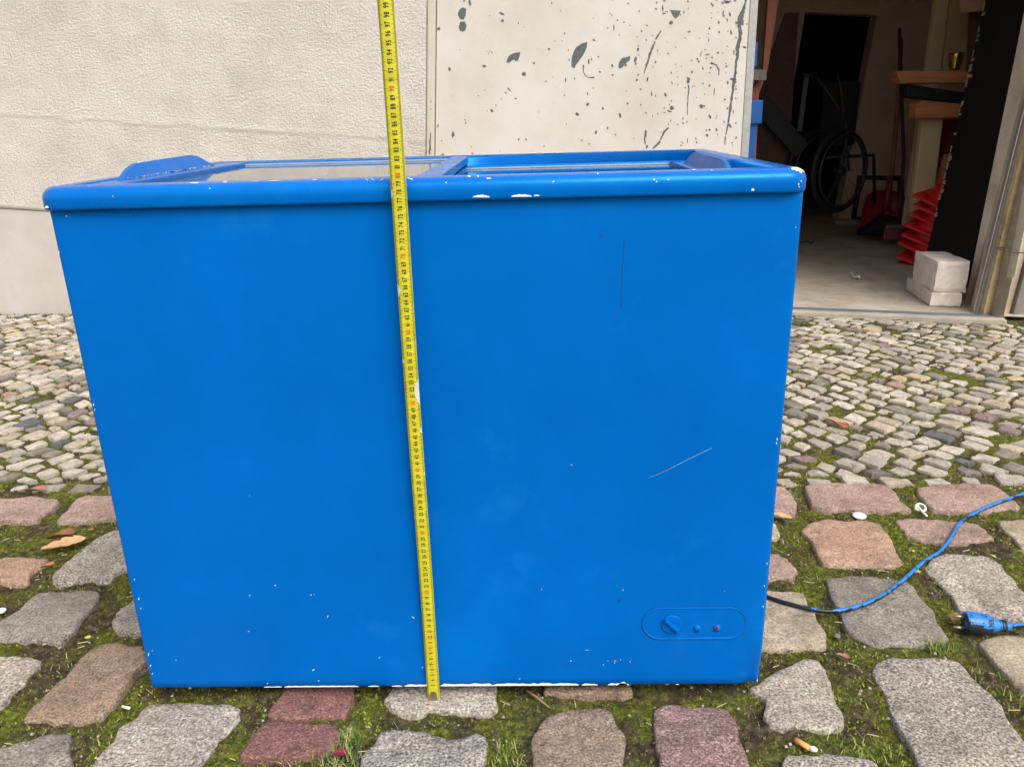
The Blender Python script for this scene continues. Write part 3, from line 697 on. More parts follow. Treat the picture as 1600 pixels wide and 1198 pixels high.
# ================================================================ TAPE MEASURE
TOPZ = 1.48
tx = lambda z: .4537+(.4567-.4537)*z/.99
ty = lambda z: -.0075+(-.0345+.0075)*z/.99
tape = empty('tape_measure', (tx(0), ty(0), 0)); tag(tape, 'yellow steel tape measure drawn upright in front of the blue freezer', 'tape measure')
hw = .0098; tp = [(-hw, .0), (-.0078, -.0016), (-.0062, -.0024), (-.003, -.0030), (0, -.0032), (.003, -.0030), (.0062, -.0024), (.0078, -.0016), (hw, 0)]
def tz(x): return float(np.interp(x, [p[0] for p in tp], [p[1] for p in tp]))
def tpt(x, z, off=0.):
    wob = .0006*math.sin(z*9)
    return (tx(z)+x+wob, ty(z)+tz(x)-off, z)
V, Fc = [], []; NZt = 76
for k in range(NZt+1):
    z = .0015+(TOPZ-.0015)*k/NZt; V += [tpt(x, z) for x, _ in tp]+[tpt(x, z, -.0003) for x, _ in tp[::-1]]
m = 2*len(tp)
for k in range(NZt):
    for i in range(m): Fc.append((k*m+i, k*m+(i+1) % m, (k+1)*m+(i+1) % m, (k+1)*m+i))
Fc += [tuple(range(m))[::-1], tuple(range(NZt*m, NZt*m+m))]
n = NT('tape_yellow'); c = n.ramp(n.noise(60, 5, .7), [(.3, lin(184, 176, 36)), (.6, lin(208, 200, 46)), (.8, lin(216, 210, 96))])
n.set('Base Color', c).set('Roughness', .38); YEL = n.m
mesh_obj('tape_blade', V, Fc, YEL, tape, False)
INK = plain('black_print', (.012, .012, .010), .6, .2); REDINK = plain('red_print', (.62, .05, .015), .6, .1)
def glyphs():
    out = {}
    for ch in '0123456789':
        cu = bpy.data.curves.new('glyph', 'FONT'); cu.body = ch; cu.size = 1; cu.resolution_u = 3; cu.offset = .022
        ob = bpy.data.objects.new('glyph', cu); COL.objects.link(ob)
        bpy.context.view_layer.update()
        me = bpy.data.meshes.new_from_object(ob.evaluated_get(bpy.context.evaluated_depsgraph_get()))
        v = [(q.co.x, q.co.y) for q in me.vertices]; f = [tuple(p.vertices) for p in me.polygons]
        xs = [a for a, _ in v]; v = [(a-min(xs), b) for a, b in v]
        out[ch] = (v, f, max(a for a, _ in v)); bpy.data.objects.remove(ob); bpy.data.curves.remove(cu); bpy.data.meshes.remove(me)
    return out
GL = glyphs()
def numeral(txt, z, V, Fc, size=.0088, sq=.62):
    wds = [GL[c][2]*size*sq for c in txt]; tot = sum(wds)+.0007*(len(txt)-1); p = z-tot/2; H = .70*size
    for c, w0 in zip(txt, wds):
        b0 = len(V)
        for a, b in GL[c][0]: V.append(tpt(-(b*size-H/2)+.0004, p+a*size*sq, .0003))   # reads upwards
        Fc += [tuple(b0+i for i in f) for f in GL[c][1]]; p += w0+.0007
for cm in range(3, 147):
    Vb, Fb = [], []; numeral(str(cm), cm/100, Vb, Fb); mesh_obj('numeral', Vb, Fb, REDINK if cm % 10 == 0 else INK, tape)
V, Fc = [], []
for mm_ in range(4, 1475):
    z = mm_/1000; L = .0046 if mm_ % 10 == 0 else (.0034 if mm_ % 5 == 0 else .0022); t = .00016 if mm_ % 10 else .0002
    for s in (-1, 1):
        b0 = len(V); x0, x1 = s*(hw-.0003), s*(hw-.0003-L); xm = s*.0078 if abs(x1) < .0078 else x1
        V += [tpt(x0, z-t, .00025), tpt(x0, z+t, .00025), tpt(xm, z-t, .00025), tpt(xm, z+t, .00025), tpt(x1, z-t, .00025), tpt(x1, z+t, .00025)]
        Fc += [(b0, b0+1, b0+3, b0+2), (b0+2, b0+3, b0+5, b0+4)]
tag(mesh_obj('tick_marks', V, Fc, INK, tape), kind='stuff')
V, Fc = [], []                                          # small red print between the first centimetres
r = np.random.default_rng(2)
for z in (.055, .065, .068, .074, .085, .093, .096, .105, .116, .122, .125):
    b0 = len(V); a = r.uniform(.0008, .0018); x = r.uniform(-.002, .001); L = r.uniform(.002, .0035)
    V += [tpt(x, z-a, .00035), tpt(x+L, z-a, .00035), tpt(x+L, z+a*.4, .00035), tpt(x, z+a, .00035)]; Fc.append((b0, b0+1, b0+2, b0+3))
mesh_obj('red_small_print', V, Fc, plain('faded_red_print', lin(214, 110, 40), .6, .1), tape)['kind'] = 'stuff'
WORN = plain('worn_tape_steel', lin(206, 204, 190), .45, .12)
r = np.random.default_rng(12)
def worn(s, z0, z1, dep):
    n = 9; pts = []; V = []; Fc = []
    for k in range(n+1):
        z = z0+(z1-z0)*k/n; d = dep*math.sin(math.pi*(k+.15)/(n+.3))*r.uniform(.7, 1.1)
        x0, x1 = s*(hw), s*(hw-d); xm = s*.0078 if abs(x1) < .0078 else (x0+x1)/2; V += [tpt(x0, z, .0004), tpt(xm, z, .0004), tpt(x1, z, .0004)]
    for k in range(n): Fc += [(3*k, 3*k+1, 3*k+4, 3*k+3), (3*k+1, 3*k+2, 3*k+5, 3*k+4)]
    return V, Fc
V, Fc = [], []
for a in ((-1, .647, .664, .005), (1, .497, .534, .007), (1, .455, .464, .003), (-1, .772, .784, .003), (1, .39, .396, .002), (-1, .556, .563, .003)):
    v, f = worn(*a); b0 = len(V); V += v; Fc += [tuple(b0+i for i in q) for q in f]
mesh_obj('worn_patch', V, Fc, WORN, tape)['kind'] = 'stuff'
STEEL = plain('scratched_steel', lin(150, 140, 122), .4, .25, 300, .8)
hk = [(-.0062, .002), (-.0058, .012), (-.0035, .0175), (0, .0195), (.0035, .0175), (.0058, .012), (.0062, .002)]
V = [tpt(a, b, .0006) for a, b in hk]+[tpt(a, b, .0016) for a, b in hk]; n = len(hk)
Fc = [tuple(range(n))[::-1], tuple(range(n, 2*n))]+[(i, (i+1) % n, n+(i+1) % n, n+i) for i in range(n)]
mesh_obj('end_hook', V, Fc, STEEL, tape)
c = tpt(0, .011, .0019); bm = tube_bm([c, (c[0], c[1]-.0006, c[2])], .0016, 12); bm_obj('rivet', bm, STEEL, tape)

# ================================================================ HOUSE WALL, DOORS, OPENING
UB = Vector((.0728, -.0471, .9962)).normalized()         # the house stands a few degrees off the sloping yard
dE = Vector((WL1[0]-WL0[0], WL1[1]-WL0[1], 0)).normalized(); EB = (dE-UB*dE.dot(UB)).normalized(); NB = UB.cross(EB)
# wall plane contains the foot line (slope of the yard) and the upright
NP = dE.cross(UB).normalized(); NP = NP if NP.y > 0 else -NP
OB = Vector((*gp(672, 490)[:2], 0)); tt = (OB.x-WL0[0])/(WL1[0]-WL0[0]); OB.y = WL0[1]+(WL1[1]-WL0[1])*tt
EB = (dE-UB*dE.dot(UB)).normalized(); NB = UB.cross(EB).normalized()
BASIS = Matrix.Identity(4)
for i in range(3): BASIS[i][0] = EB[i]; BASIS[i][1] = NB[i]; BASIS[i][2] = UB[i]; BASIS[i][3] = OB[i]
BI = BASIS.inverted()
def wl(u, v, dep=0.):                                    # pixel -> (s, t) on a plane parallel to the wall
    d = Vector(ray(u, v)); o = OB+NB*dep; t = (o-Vector(CAM)).dot(NB)/d.dot(NB); p = BI@(Vector(CAM)+d*t); return p.x, p.z
def wobj(name, bm, mat, parent, smooth=False):           # mesh given in wall coordinates (s, depth, t)
    bmesh.ops.transform(bm, matrix=BASIS, verts=bm.verts); return bm_obj(name, bm, mat, parent, smooth)
def quadbox(q, d0, d1, bev=0.):
    """prism between depths d0, d1 over four wall points q = bottom-left, bottom-right, top-right, top-left"""
    return hexa([(q[0][0], d0, q[0][1]), (q[1][0], d0, q[1][1]), (q[1][0], d1, q[1][1]), (q[0][0], d1, q[0][1]), (q[3][0], d0, q[3][1]), (q[2][0], d0, q[2][1]), (q[2][0], d1, q[2][1]), (q[3][0], d1, q[3][1])], bev)
n = NT('roughcast')
c = n.ramp(n.noise(2.2, 6, .65), [(.3, lin(212, 202, 190)), (.55, lin(227, 218, 208)), (.75, lin(234, 227, 218))])
c = n.mix(n.mix(.35, (0, 0, 0, 1), n.step(n.noise(130, 3, .6), .55, .75)), c, lin(172, 158, 140))
n.set('Base Color', c).set('Roughness', .92).set('Specular IOR Level', .2)
n.bump(n.noise(95, 5, .68, .15, stretch=(.85, 1, 1.1)), 1.0, .014).bump(n.noise(10, 4), .4, .012); ROUGH = n.m
n = NT('smooth_plinth')
c = n.ramp(n.noise(4, 6, .65, off=2), [(.3, lin(188, 177, 168)), (.6, lin(199, 190, 183)), (.8, lin(206, 198, 191))])
n.set('Base Color', c).set('Roughness', .9).set('Specular IOR Level', .2).bump(n.noise(70, 6, .7), .35, .003); PLINTH = n.m
HT = 4.6
sJ = wl(666, 100)[0]; sJb = wl(666, 240)[0]
house = empty('house_wall', basis=BASIS); tag(house, 'cream roughcast house wall with a smooth plinth left of the chipped door', 'wall')
p0 = wl(0, 328); p1 = wl(75, 331); sl_ = (p1[1]-p0[1])/(p1[0]-p0[0])
tpl = lambda s: p0[1]+.0*(s-p0[0])
tP = (p0[1]+p1[1])/2
# roughcast field: a grid so that its surface is really uneven, with the ridge of an old repair
bm = bmesh.new(); NXw, NZw = 220, 130; ss = np.linspace(-9, sJ, NXw+1); sfine = np.where(ss < -4, ss, ss); tsx = np.concatenate([np.linspace(tP+.004, 1.6, 110), np.linspace(1.65, HT, 21)])
ss = np.concatenate([np.linspace(-9, -3.2, 12), np.linspace(-3.15, sJ, 210)]); rows = []
cr0, cr1 = wl(0, 180), wl(420, 206); cr2 = wl(620, 212)
for t in tsx:
    row = []
    for s in ss:
        d = .005*mnoise.noise(Vector((s*2, t*2, 4)))+.0025*mnoise.noise(Vector((s*9, t*9, 1)))
        tc = cr0[1]+(cr1[1]-cr0[1])*(s-cr0[0])/(cr1[0]-cr0[0])+.012*mnoise.noise(Vector((s*7, 0, 0)))
        k = (t-tc)/.018
        if -1.2 < k < 1.2: d -= .0065*(1-abs(k)/1.2)*(1 if k > 0 else -.4)*(.6+.6*mnoise.noise(Vector((s*3, 1, 0))))
        row.append(bm.verts.new((s, d-.004 if t > tP+.005 else .004, t)))
    rows.append(row)
for a, b in zip(rows, rows[1:]):
    for i in range(len(ss)-1): bm.faces.new((a[i], a[i+1], b[i+1], b[i]))
low = rows[0]; back = [bm.verts.new((v.co.x, .02, v.co.z)) for v in low]
for i in range(len(ss)-1): bm.faces.new((low[i+1], low[i], back[i], back[i+1]))
wobj('roughcast', bm, ROUGH, house, True)
wobj('plinth', box(-9, sJ, .004, .3, -1.2, tP+.0015, .002), PLINTH, house)
wobj('masonry_core', box(-9, sJ, .021, .34, tP+.004, HT), PLINTH, house)
bmx = box(-9, sJ, -.006, .004, -1.0, .022)               # mossy foot
# grime and moss along the foot of the wall
V, Fc = [], []; r = np.random.default_rng(6)
for k in range(2600):
    x = r.uniform(-2.7, 1.6); y = yback(x)-abs(r.normal(0, .02))-.004; s = r.uniform(.004, .012); a = r.uniform(0, math.tau); b0 = len(V); z = -.008
    V += [(x-s*.4, y, z), (x+s*.4, y+r.normal(0, .004), z), (x+r.normal(0, s*.5), y+r.normal(0, s*.3), z+s*r.uniform(.6, 1.5))]; Fc.append((b0, b0+1, b0+2))
tag(mesh_obj('wall_foot_moss', V, Fc, GREEN, None, fm=[int(i) for i in r.choice([0, 1, 1, 3], len(Fc))]), 'dark moss and weeds along the foot of the cream wall', 'moss', kind='stuff')

# ---- chipped door leaf
n = NT('chipped_door_paint')
c = n.ramp(n.noise(3, 6, .65, off=6), [(.3, lin(200, 192, 180)), (.55, lin(210, 203, 194)), (.8, lin(216, 210, 202))])
c = n.mix(n.mix(.25, (0, 0, 0, 1), n.step(n.noise(5, 7, .75, off=1), .58, .75)), c, lin(200, 182, 160))
n.set('Base Color', c).set('Roughness', .5).bump(n.noise(9, 4), .2, .006); DOORP = n.m
n = NT('grey_primer'); n.set('Base Color', n.ramp(n.noise(90, 5, .7), [(.3, lin(74, 80, 80)), (.6, lin(98, 104, 103)), (.8, lin(118, 122, 118))])).set('Roughness', .7); PRIM = n.m
FRAMEP = plain('cream_frame_paint', lin(204, 194, 178), .6, .06)
door = empty('metal_door', basis=BASIS); tag(door, 'cream metal door leaf covered in grey paint chips behind the freezer', 'door')
dd = .03
q = [wl(680, 470, dd), wl(1143, 476, dd), wl(1171, 20, dd), wl(680, 20, dd)]
sl0 = (q[0][0]+q[3][0])/2; kx = (q[2][0]-q[1][0])/(q[2][1]-q[1][1])
sR = lambda t: q[1][0]+kx*(t-q[1][1])
TD = 2.45
wobj('door_leaf', quadbox([(sl0, -.2), (sR(-.2), -.2), (sR(TD), TD), (sl0, TD)], dd, dd+.045, .0015), DOORP, door)
wobj('door_frame', quadbox([(sJ+.001, -.3), (sl0-.004, -.3), (sl0-.004, TD), (sJ+.001, TD)], .012, .2, .002), FRAMEP, door)
wobj('edge_strip', quadbox([(sR(-.2)+.001, -.2), (sR(-.2)+.034, -.2), (sR(TD)+.034, TD), (sR(TD)+.001, TD)], dd-.003, dd+.04, .0015), plain('galvanised_strip', lin(176, 176, 172), .45, .15, 60, .3), door)
chips = [(268,15,8,22,10),(243,5,6,10,0),(410,62,18,8,-25),(415,93,9,10,0),(130,130,9,11,0),(178,310,9,12,20),(333,296,12,9,-15),(510,332,13,15,30),(446,402,4,18,40),(430,415,3,12,45),(410,442,3,5,0),(367,495,7,12,35),(385,470,3,6,30),(347,495,3,3,0),
(623,220,9,7,0),(648,185,4,4,0),(680,184,3,4,0),(555,283,6,6,0),(823,180,10,5,-30),(800,275,5,18,0),(712,268,4,6,0),(850,322,8,6,-20),(697,358,4,16,0),(737,352,4,6,0),(609,364,5,5,0),
(1008,268,8,22,-12),(905,295,7,10,20),(1020,222,7,14,0),(1021,205,4,6,0),(1167,103,12,14,20),(1130,40,5,20,0),(1135,62,12,5,0),(1137,5,8,6,0),(1225,55,3,14,0),(1245,360,11,20,0),(1170,482,11,14,20),(1158,497,14,5,-20),(1138,503,12,2,0),(1143,425,6,14,20),(1303,475,14,14,-30),(1340,520,8,16,20),(1248,143,8,6,0),
(1330,245,16,5,10),(1300,242,8,3,0),(1350,258,8,5,0),(1325,262,5,4,0),(1350,285,12,5,10),(1415,10,20,9,-15),(1398,14,10,8,20),(1400,60,4,24,0),(1418,90,4,12,10),(1430,65,7,14,20),(1380,100,6,9,0),(1348,18,5,8,0),
(748,510,15,12,-40),(795,467,9,10,0),(973,463,6,7,0),(940,516,8,15,15),(832,592,7,14,0),(193,600,9,21,0),(487,622,5,9,0),(520,623,5,7,0),(600,652,3,7,0),(802,643,5,7,0),(1053,600,8,26,-5),(1050,630,5,22,10),(1060,655,7,14,0),(1328,605,9,9,0),(1325,582,5,5,0),(1370,580,5,12,25),(1374,602,3,5,0),(1430,562,8,14,30),(1408,445,8,7,0),(1420,370,6,14,0),(1440,355,14,7,-20),(1015,358,8,7,30),(1031,399,7,4,0),(1062,355,5,17,-10),(1098,278,5,8,0),(912,125,4,19,0),(928,92,5,6,15),(902,68,3,5,0),(937,158,3,4,0),(984,114,4,4,0),(1035,140,5,7,10),(1084,160,5,4,0),(975,17,5,5,0),(1335,180,3,12,0),(1295,172,3,4,0),(1168,326,4,6,20),(1188,288,3,4,0),(1153,240,5,5,-30),(1081,418,4,16,0),(967,408,3,5,0),(795,420,4,12,10),(820,395,3,7,0),(1290,276,7,6,0),(1150,188,3,3,0),(88,407,3,4,0),(100,455,5,6,0),(101,487,3,5,0),(127,562,5,14,-15),(148,690,8,6,0),(248,535,4,5,0),(250,549,4,6,0),(280,685,5,6,0),(275,655,2,6,20),(403,674,3,3,0),(307,428,4,4,0),(335,403,3,3,0),(193,430,3,3,0),(224,223,3,3,0),(343,230,3,3,0),(357,230,4,3,0),(351,241,3,3,0),(358,72,4,3,0),(512,122,3,3,0),(700,555,3,5,0),(577,501,3,3,0),(1220,550,8,4,-40),(1238,545,3,8,0),(1220,640,3,5,0),(1240,630,2,20,0),(1240,470,3,14,0),(1240,500,3,14,0),(1372,520,3,10,0),(1360,410,3,24,-5),(1435,145,6,14,15),(1448,232,5,12,0),(1300,250,5,3,0),(1495,212,12,8,-20),(1505,108,9,3,0),(1430,490,3,5,0),(1445,500,3,16,0)]
r = np.random.default_rng(19)
CP = [[(640+x/2.857+r.normal(0, .35), y/2.857+r.normal(0, .35)) for x, y in p_] for p_ in (
 [(745,210),(770,195),(793,190),(790,215),(775,245),(755,275),(740,295),(733,306),(724,300),(722,280),(725,255),(733,230)],
 [(432,280),(440,258),(452,245),(470,238),(494,235),(490,255),(485,272),(475,275),(468,265),(455,272),(445,280)],
 [(932,295),(935,275),(948,262),(965,257),(985,250),(983,268),(965,285),(950,300),(938,308)],
 [(215,65),(222,42),(240,35),(252,40),(250,70),(240,88),(225,88)], [(218,120),(225,100),(245,97),(257,115),(252,135),(238,142),(222,138)],
 [(1163,45),(1210,50),(1205,70),(1190,85),(1178,75)])]
for cx, cy, w_, h_, rot in chips: CP.append(flake(640+cx/2.857, cy/2.857, w_*1.4/2.857, h_*1.35/2.857, math.radians(-rot), r, 13, .24))
for k in range(70): CP.append(flake(640+r.uniform(120, 1480)/2.857, r.uniform(-60, 680)/2.857, r.uniform(1, 3)/2.857, r.uniform(1.5, 4)/2.857, r.uniform(-.5, .5), r, 7, .2))
for k in range(130):
    a_ = 640+(1500-abs(r.normal(0, 420)))/2.857; CP.append(flake(min(1150, max(690, a_)), r.uniform(0, 228), r.uniform(1, 3.4), r.uniform(1.4, 4.6), r.uniform(-.6, .6), r, 8, .3))
for k in range(70): CP.append(flake(r.uniform(695, 1135), r.uniform(242, 470), r.uniform(1.5, 8), r.uniform(2, 11), r.uniform(-.6, .6), r, 10, .28))
for k in range(26):                                      # above and below the frame the same wear goes on
    CP.append(flake(r.uniform(690, 1190), r.uniform(-330, -20), r.uniform(2, 9), r.uniform(3, 12), r.uniform(-.5, .5), r, 10, .25))
def stroke(pts, ws):
    P = [(640+x/2.857, y/2.857) for x, y in pts]; Lp, Rp = [], []
    fine = []
    for (a, b), (wa, wb) in zip(zip(P, P[1:]), zip(ws, ws[1:])):
        m = max(2, int(math.hypot(b[0]-a[0], b[1]-a[1])/3))
        for k in range(m): fine.append((a[0]+(b[0]-a[0])*k/m, a[1]+(b[1]-a[1])*k/m, wa+(wb-wa)*k/m))
    fine.append((*P[-1], ws[-1])); out = []
    for (a, b) in zip(fine, fine[1:]):
        dx, dy = b[0]-a[0], b[1]-a[1]; L = math.hypot(dx, dy) or 1; nx_, ny_ = -dy/L, dx/L
        if not out: out.append([(a[0]+nx_*a[2]/5.7, a[1]+ny_*a[2]/5.7), (a[0]-nx_*a[2]/5.7, a[1]-ny_*a[2]/5.7)])
        wv = b[2]*r.uniform(.55, 1.25)/5.7; wv2 = b[2]*r.uniform(.55, 1.25)/5.7
        out.append([(b[0]+nx_*wv, b[1]+ny_*wv), (b[0]-nx_*wv2, b[1]-ny_*wv2)])
    return [[out[k][0], out[k+1][0], out[k+1][1], out[k][1]] for k in range(len(out)-1)]
STKL = []
for pts, ws in [([(1122,138),(1108,160),(1098,178)],[5,9,5]),([(1095,185),(1075,235),(1058,290),(1046,330)],[6,10,8,4]),([(776,292),(775,320),(785,338),(800,347),(825,347)],[7,4,4,4,7]),([(1245,380),(1247,400),(1243,430),(1241,470),(1240,515)],[8,7,5,3,2]),
 ([(1156,570),(1135,590),(1120,625)],[6,10,6]),([(1118,630),(1105,645),(1085,665)],[9,12,5]),([(1345,280),(1370,292),(1381,312),(1380,336)],[5,7,6,5]),
 ([(1502,-30),(1500,10),(1490,45),(1478,80),(1470,110)],[8,10,16,26,34]),([(1472,110),(1478,150),(1470,190),(1464,230)],[20,16,18,22]),([(1466,230),(1458,280),(1452,330),(1446,370),(1440,420)],[14,11,9,16,10]),([(1440,420),(1432,480),(1422,550),(1412,605)],[9,12,8,5]),([(1410,610),(1407,648)],[6,4]),([(1410,15),(1435,5)],[8,6])]: STKL.append(stroke(pts, ws))
dp = dd-.0007
def onwall(u, v, dep=dp):
    s, t = wl(u, v, dep); return tuple(BASIS@Vector((s, dep, t)))
SM_ = []
for p_ in CP:
    us_, vs_ = [a for a, _ in p_], [b for _, b in p_]
    if max(max(us_)-min(us_), max(vs_)-min(vs_)) >= 9: flakes('paint_chip', [p_], onwall, PRIM, door)
    else: SM_.append(p_)
tag(flakes('paint_chips', SM_, onwall, PRIM, door), kind='stuff')
for st_ in STKL: flakes('paint_scrape', st_, onwall, PRIM, door)
# grime on the jamb side
fl = [flake(640+x/2.857, y/2.857, w_/2.857, h_/2.857, 0, r, 9) for x, y, w_, h_ in ((98, 640, 8, 60), (100, 610, 5, 40), (101, 455, 6, 8), (101, 488, 5, 8), (97, 670, 9, 40))]
fd = wl(672, 100, .0113)
flakes('frame_chips', [[(u-2.2, v) for u, v in p] for p in fl], lambda u, v: onwall(u, v, .0112), PRIM, door)

# ---- right side of the opening: reveal, steel post, painted timber and pipes
surround = empty('door_surround', basis=BASIS); tag(surround, 'weathered beige door surround and pillar at the right of the open doorway', 'door surround')
n = NT('beige_render'); c = n.ramp(n.noise(7, 7, .7), [(.3, lin(172, 156, 134)), (.55, lin(206, 190, 168)), (.8, lin(216, 202, 182))])
n.set('Base Color', c).set('Roughness', .85).bump(n.noise(60, 6, .7), .35, .004); BEIGE = n.m
GREYP = plain('grey_steel_post', lin(128, 126, 122), .55, .18, 40)
n = NT('ochre_timber'); c = n.ramp(n.noise(11, 7, .75), [(.3, lin(138, 116, 84)), (.5, lin(186, 162, 122)), (.8, lin(206, 186, 148))])
c = n.mix(n.step(n.noise(25, 6, .7, off=4), .60, .68), c, lin(104, 88, 70)); n.set('Base Color', c).set('Roughness', .75).bump(n.noise(40, 5), .4, .003); OCH = n.m
PIPE = plain('drab_pipe', lin(150, 138, 124), .6, .2, 25); WPIPE = plain('pale_pipe', lin(196, 188, 174), .55, .12, 25); DGREY = plain('grey_plaster', lin(128, 122, 114), .9, .2, 9, 0, .4, 60)
# uprights in wall coordinates; top pixel row gives the same s within a few mm
def upright(name, ub, vb, ut, vt, wpx, d0, d1, mat, bev=.002, tb=-.25, tt_=HT):
    a, b = wl(ub, vb, d0), wl(ut, vt, d0); k = (b[0]-a[0])/(b[1]-a[1]); e = wl(ub+wpx, vb, d0)[0]-a[0]; s0 = a[0]-k*a[1]
    wobj(name, quadbox([(s0+k*tb, tb), (s0+e+k*tb, tb), (s0+e+k*tt_, tt_), (s0+k*tt_, tt_)], d0, d1, bev), mat, surround)
    return s0, k, e
# beige reveal: front edge at the post, runs back into the room
fr = upright('steel_post', 1524, 491, 1583, 256, 9, -.05, .0, GREYP)
s0, k0, e0 = fr
bi = wl(1508, 470, .26); ti = wl(1575, 140, .26); ki = (ti[0]-bi[0])/(ti[1]-bi[1]); si = bi[0]-ki*bi[1]
bmr = hexa([(s0-.002, -.035, -.25), (s0+.16, -.035, -.25), (s0+.16, .26, -.25), (si-ki*.25, .26, -.25), (s0-.002+k0*HT, -.035, HT), (s0+.16+k0*HT, -.035, HT), (s0+.16+k0*HT, .26, HT), (si+ki*HT, .26, HT)], .006)
wobj('reveal', bmr, BEIGE, surround)
upright('timber_post', 1535, 496, 1588, 275, 14, -.085, -.036, OCH)
def wpipe(name, ub, vb, ut, vt, rad, dep, mat, t0=None, t1=None):
    a, b = wl(ub, vb, dep), wl(ut, vt, dep); k = (b[0]-a[0])/(b[1]-a[1]); z0 = a[1] if t0 is None else t0; z1 = b[1] if t1 is None else t1
    bm = tube_bm([(a[0]+k*(z0-a[1]), dep, z0), (a[0]+k*(z1-a[1]), dep, z1)], rad, 20); wobj(name, bm, mat, surround, True)
wpipe('drain_pipe', 1557, 497, 1598, 312, .026, -.11, PIPE, -.05, HT)
wpipe('white_pipe', 1576, 432, 1593, 350, .021, -.12, WPIPE, None, HT)
b1 = wl(1585, 392, -.12); wobj('pipe_bracket', tube_bm([(b1[0]-.05+.028*math.cos(a), -.12+.028*math.sin(a), b1[1]+.006) for a in np.linspace(0, math.tau, 16)], .0025, 6), plain('rusty_wire', lin(84, 62, 48), .8, .2), surround)
wobj('pipe_bracket', tube_bm([(b1[0]-.03, -.15, b1[1]), (b1[0]+.012, -.148, b1[1]-.003), (b1[0]+.1, -.1, b1[1])], .003, 6), plain('bracket_iron', lin(74, 70, 66), .7, .2), surround)
pb_ = wl(1566, 500, -.06); wobj('pillar', quadbox([(s0+.161, -.3), (s0+2.6, -.3), (s0+2.6+k0*HT*.0, HT), (s0+.161+k0*HT, HT)], -.06, .35, .004), DGREY, surround)
wobj('lintel', box(sl0, s0+.3, .05, .34, TD, HT), BEIGE, surround)

# ---- black inner door leaf standing open
OPB = NT('black_door_paint'); OPB.set('Base Color', OPB.ramp(OPB.noise(6, 6, .7), [(.3, (.0035, .0055, .006, 1)), (.7, (.007, .0095, .0105, 1))])).set('Roughness', .55).bump(OPB.noise(20, 4), .2, .003); BLK = OPB.m
HB = gp(1506, 452); FB = gp(1441, 426)
leaf = empty('inner_door', tuple(HB)); tag(leaf, 'black inner door standing open behind the two white blocks', 'door')
def lean(p, h): return Vector(p)+UB*(h/UB.z)
kk = lambda p, u, v: None
HBv, FBv = Vector((HB[0]-.0, HB[1], .03)), Vector((FB[0], FB[1], .03))
th = Vector((HBv.y-FBv.y, FBv.x-HBv.x, 0)).normalized()*-.045
if th.x < 0: th = -th
bmd = hexa([HBv, FBv, FBv+th, HBv+th, lean(HBv, 2.25), lean(FBv, 2.25), lean(FBv+th, 2.25), lean(HBv+th, 2.25)], .002); bm_obj('door_panel', bmd, BLK, leaf)
r = np.random.default_rng(23); V, Fc = [], []; al = (HBv-FBv).normalized(); nn_ = Vector((-al.y, al.x, 0)); nn_ = nn_ if nn_.y*0+(Vector(CAM)-FBv).dot(nn_) > 0 else -nn_
h = .3
while h < 1.5:
    L = r.uniform(.008, .04); wd = r.uniform(.012, .055)
    if r.random() < .8:
        p = lean(FBv, h); b0 = len(V); n = 6
        for k in range(n+1):
            zz = L*k/n; V += [p+UB*zz+nn_*.0012-al*.001, p+UB*zz+nn_*.0012+al*wd*r.uniform(.35, 1.1)]
        Fc += [(b0+2*k, b0+2*k+1, b0+2*k+3, b0+2*k+2) for k in range(n)]
    h += L+r.uniform(.002, .02)
mesh_obj('edge_chips', V, Fc, plain('bare_door_edge', lin(196, 178, 150), .7, .15), leaf)['kind'] = 'stuff'
p = at(1570, 115, 2.95)
# ---- threshold and room
n = NT('worn_concrete'); c = n.ramp(n.noise(5, 7, .7), [(.3, lin(150, 138, 122)), (.55, lin(178, 166, 150)), (.8, lin(196, 186, 170))])
c = n.mix(n.mix(.5, (0, 0, 0, 1), n.step(n.noise(16, 7, .75, off=2), .55, .72)), c, lin(122, 110, 96))
n.set('Base Color', c).set('Roughness', .85).bump(n.noise(50, 6, .7), .3, .002); CONC = n.m
a0, a1 = Vector((*TH0, 0)), Vector((*TH1, 0)); dT = (a1-a0); nT_ = Vector((-dT.y, dT.x, 0)).normalized()
a0 = a0-dT*.9; a1 = a1+dT*.05
th_ = tag(bm_obj('threshold', hexa([a0-Vector((0, 0, .05)), a1-Vector((0, 0, .05)), a1+nT_*.10-Vector((0, 0, .05)), a0+nT_*.10-Vector((0, 0, .05)), a0+Vector((0, 0, .012)), a1+Vector((0, 0, .012)), a1+nT_*.10+Vector((0, 0, .012)), a0+nT_*.10+Vector((0, 0, .012))], .003), CONC), kind='structure')
b0_, b1_ = a0+nT_*.055, a1+nT_*.055
rail = bm_obj('threshold_rail', hexa([b+Vector((0, 0, z)) for z in (.0125, .0175) for b in (b0_, b1_, b1_+nT_*.035, b0_+nT_*.035)], .0008), plain('rail_steel', lin(118, 124, 130), .45, .2, 30, .4), th_)
rail.name = 'steel_rail'
fl = [a0+nT_*.1001, a1+nT_*.1001+dT*.3, Vector((6.2, 7.6, 0)), Vector((.4, 8.2, 0))]
tag(mesh_obj('room_floor', [(p.x, p.y, .0095) for p in fl], [(0, 1, 2, 3)], CONC), kind='structure')
n = NT('cellar_plaster'); c = n.ramp(n.noise(1.5, 7, .65), [(.3, lin(208, 184, 160)), (.6, lin(232, 212, 188)), (.8, lin(240, 224, 204))])
n.set('Base Color', c).set('Roughness', .95).bump(n.noise(14, 6, .7), .5, .012); CEL = n.m
room = empty('room_walls', basis=BASIS); tag(room, kind='structure')
def rwall(name, x0, x1, d0, d1, z0, z1, mat=CEL): wobj(name, box(x0, x1, d0, d1, z0, z1), mat, room)
DB = 4.15                                               # back wall depth behind the facade
